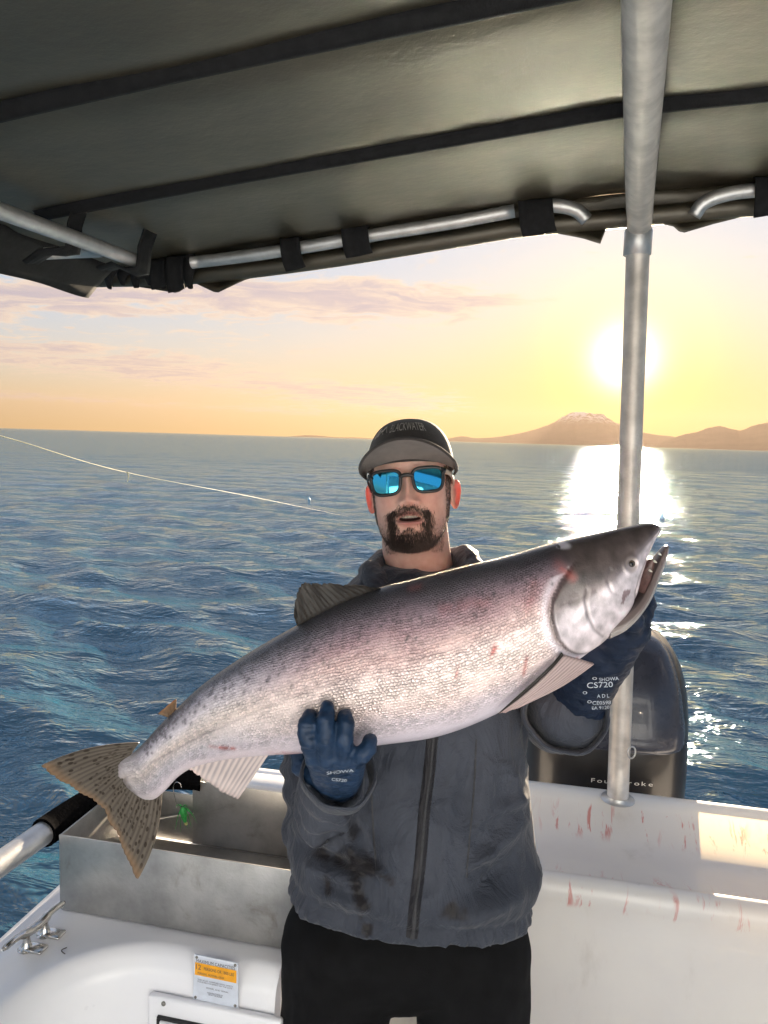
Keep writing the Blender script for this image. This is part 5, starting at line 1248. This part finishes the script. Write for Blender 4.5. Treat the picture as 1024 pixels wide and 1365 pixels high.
for seg_ in ([(-.95, .36), (-.80, .56), (-.70, .46), (-.62, .56), (-.50, .40)], [(-.85, .38), (-.74, .48), (-.64, .40)]):
    pts_ = []
    for (a0, v0), (a1, v1) in zip(seg_[:-1], seg_[1:]):
        for t in np.linspace(0, 1, 6, endpoint=False):
            p = np.array(crown_pt(a0 + (a1 - a0) * t, v0 + (v1 - v0) * t)); d = p - np.array([0, 0, .03]); d /= np.linalg.norm(d); pts_.append(p + d * .001)
    lb = MB().tube(h2l(pts_), .0010, 6); mk('emblem', lb.v, lb.f, CAPT, cap)
# ---- sunglasses
FRM = pmat('glasses_frame', (0.014, 0.014, 0.015), 0.35, 0, .1, 60); LENS = bpy.data.materials.new('mirror_lens'); LENS.use_nodes = True; LENS.node_tree.nodes.clear(); T = NT(LENS.node_tree)
lw = T.new('ShaderNodeLayerWeight', {'Blend': .35}).outputs['Facing']; gn_ = T.new('ShaderNodeTexCoord').outputs['Object']
lb_ = T.new('ShaderNodeBsdfPrincipled', {'Base Color': T.mix(lw, (0.07, 0.50, 0.72), (0.14, 0.60, 0.62)), 'Metallic': 1.0, 'Roughness': T.m('ADD', .02, T.m('MULTIPLY', T.noise(gn_, 60, 4), .05))}); T.new('ShaderNodeOutputMaterial', {'Surface': lb_})
gls = empty('sunglasses', (0, 0, 0)); gls.parent = person
TEMP = pmat('glasses_temple', (0.42, 0.33, 0.26), 0.35, 0, .15, 60)
def gl_surf(x, z): return -.113 + 2.6 * x * x + 1.0 * z * z + .02 * abs(x) * 0
def rrect(cx_, cz_, hw, hh, p, n=44, slant=0.0):
    P = []
    for k in range(n):
        a = 2 * math.pi * k / n; xx = hw * math.copysign(abs(math.cos(a)) ** (2 / p), math.cos(a)); zz_ = hh * math.copysign(abs(math.sin(a)) ** (2 / p), math.sin(a))
        xx *= 1 + slant * zz_ * np.sign(cx_) * 0 + (.10 * zz_ / hh); P.append((cx_ + xx, cz_ + zz_))
    return P
RG = np.array(Matrix.Rotation(math.radians(-1.5), 3, 'Y'))
def gh(P): return h2l(np.asarray(P) @ RG.T)
for s_ in (-1, 1):
    ol = rrect(s_ * .0375, .000, .0262, .0215, 3.4)
    ring_ = [(a, gl_surf(a, b), b) for a, b in ol]; fb_ = MB().tube(gh(ring_ + ring_[:1]), .0032, 8, caps=False); o = mk('rim', fb_.v, fb_.f, FRM, gls); o.parent = gls
    V = []; Fc = []; nr_ = 10
    for j in range(nr_ + 1):
        for a, b in ol:
            q = j / nr_; xx = s_ * .0375 + (a - s_ * .0375) * q; zz_ = b * q; V.append((xx, gl_surf(xx, zz_) - .0006, zz_))
    mk('lens', gh(V), gridf(nr_ + 1, len(ol), False, True, flip=True), LENS, gls)
    tp = [(s_ * .0635, gl_surf(.0635, .010) + .002, .012), (s_ * .0715, -.086, .0125), (s_ * .0775, -.050, .010), (s_ * .0800, -.010, .005), (s_ * .0800, .012, -.002)]
    tbm = MB().tube(gh(curve(tp, 18)), .0045, 10, flat=.45); mk('temple_arm', tbm.v, tbm.f, TEMP if s_ > 0 else FRM, gls)
bpt = [(-.0125, gl_surf(.0125, .007), .0075), (-.005, gl_surf(0, .01) - .002, .0105), (.005, gl_surf(0, .01) - .002, .0105), (.0125, gl_surf(.0125, .007), .0075)]
bb_ = MB().tube(gh(curve(bpt, 12)), .0036, 8); mk('bridge', bb_.v, bb_.f, FRM, gls)
for s_ in (-1, 1):
    q = MB().tube(gh(curve([(s_ * .0605, gl_surf(.0605, .013), .015), (s_ * .0665, gl_surf(.0665, .012) + .003, .0135)], 4)), .0062, 8); mk('hinge', q.v, q.f, FRM, gls)
# ================================================================== small things
LUREG = pmat('lure_green', (0.05, 0.42, 0.10), 0.35, 0, .25, 200); LUREB = pmat('lure_bead', (0.55, 0.50, 0.22), 0.3); STEEL = pmat('hook_steel', (0.6, 0.6, 0.58), 0.22, 1.0)
lp = np.array(Uy(232, 1048, 1.535)); lure = empty('fishing_lure', tuple(lp), label='small green squid lure with steel hook hanging in the bin', cat='lure')
def lr(name, mb, mat): o = mk(name, np.array(mb.v) - lp, mb.f, mat, lure); return o
hk = [Uy(236, 1076, 1.545), Uy(233, 1062, 1.54), Uy(231, 1050, 1.535), Uy(234, 1043, 1.53), Uy(240, 1044, 1.53), Uy(242, 1050, 1.53)]
lr('hook', MB().tube(curve(hk, 20), .0011, 8), STEEL)
b0 = np.array(Uy(243, 1076, 1.545)); b1 = np.array(Uy(247, 1096, 1.545))
lr('body', MB().tube(curve([b0, b0 * .6 + b1 * .4, b1], 10), [.003, .006, .0075, .008, .008, .0075, .007, .006, .005, .003], 10), LUREG)
lr('bead', MB().ball(Uy(248, 1098, 1.545), .0045, 10, 8), LUREB)
g = np.random.default_rng(5)
for k in range(9):
    a = g.uniform(-1, 1); e = Uy(243 + a * 20, 1078 + g.uniform(-4, 32), 1.545 + g.uniform(-.012, .006)); m_ = (b0 + e) / 2 + np.array([a * .004, 0, .006])
    lr('skirt_strand', MB().tube(curve([b0, m_, e], 8), [.0014, .0014, .0013, .0012, .001, .0008, .0006, .0003], 6, flat=.5), LUREG)
# taut line running out from the left towards the water
LINE = pmat('line_yellow', (0.78, 0.70, 0.42), 0.5)
la = np.array(Ud(-260, 520, 3.6)); lb = np.array(Ud(0, 581, 4.4)); lc = np.array(Ud(170, 630, 5.6)); ld = np.array(Ud(350, 665, 8.5)); 
lee = np.array(Uz(470, 690, -.34))
fl = empty('fishing_line', tuple(la), label='pale taut fishing line running from upper left down to the sea', cat='fishing line')
mb = MB().tube(curve([la, lb, lc, ld, lee], 60), np.linspace(.0034, .00005, 60), 6); mk('line', np.array(mb.v) - la, mb.f, LINE, fl)
mb = MB().tube([lc + np.array([0, 0, .004]), lc + np.array([.01, 0, -.03]), lc + np.array([.0, 0, -.07])], [.006, .005, .003], 6); mk('snap_clip', np.array(mb.v) - la, mb.f, LINE, fl)
# two floats on the water
def float_(px, py, h, label, col):
    c = np.array(Uz(px, py, -.30)); e = empty('marker_float', tuple(c), label=label, cat='float')
    m_ = pmat('float_skin', col, .4)
    pr = [(0, -.25), (.35, -.2), (.5, .05), (.46, .3), (.3, .62), (.16, .86), (0, .95)]; V = [(r * h * math.cos(a), r * h * math.sin(a), z * h) for r, z in pr for a in np.linspace(0, 6.283, 14, endpoint=False)]
    mk('buoy', V, gridf(len(pr), 14, False, True), m_, e); b = MB().tube([(0, 0, h * .9), (h * .1, 0, h * 1.25)], h * .05, 6); b.build('stem', m_, e)
float_(883, 692, .15, 'pale float bobbing on the sea right of the metal pole', (0.72, 0.78, 0.82))
float_(412, 667, .10, 'tiny pale blue float on the sea left of the man', (0.50, 0.70, 0.76))
# stray hair of line on the cockpit edge
SCR = pmat('line_scrap', (0.05, 0.035, 0.03), .5)
sp_ = [np.array(Uz(px, py, .703)) for px, py in ((89, 1263), (82, 1267), (88, 1273), (92, 1281))] + [np.array(Uz(96, 1289, .69)), np.array(Uz(100, 1292, .685))]
mb = MB().tube(curve(sp_, 24), .0009, 6); so_ = mk('line_scrap', np.array(mb.v) - sp_[0], mb.f, SCR); so_.location = sp_[0]; tag(so_, 'thin dark scrap of line lying on the white cockpit corner', 'line scrap')
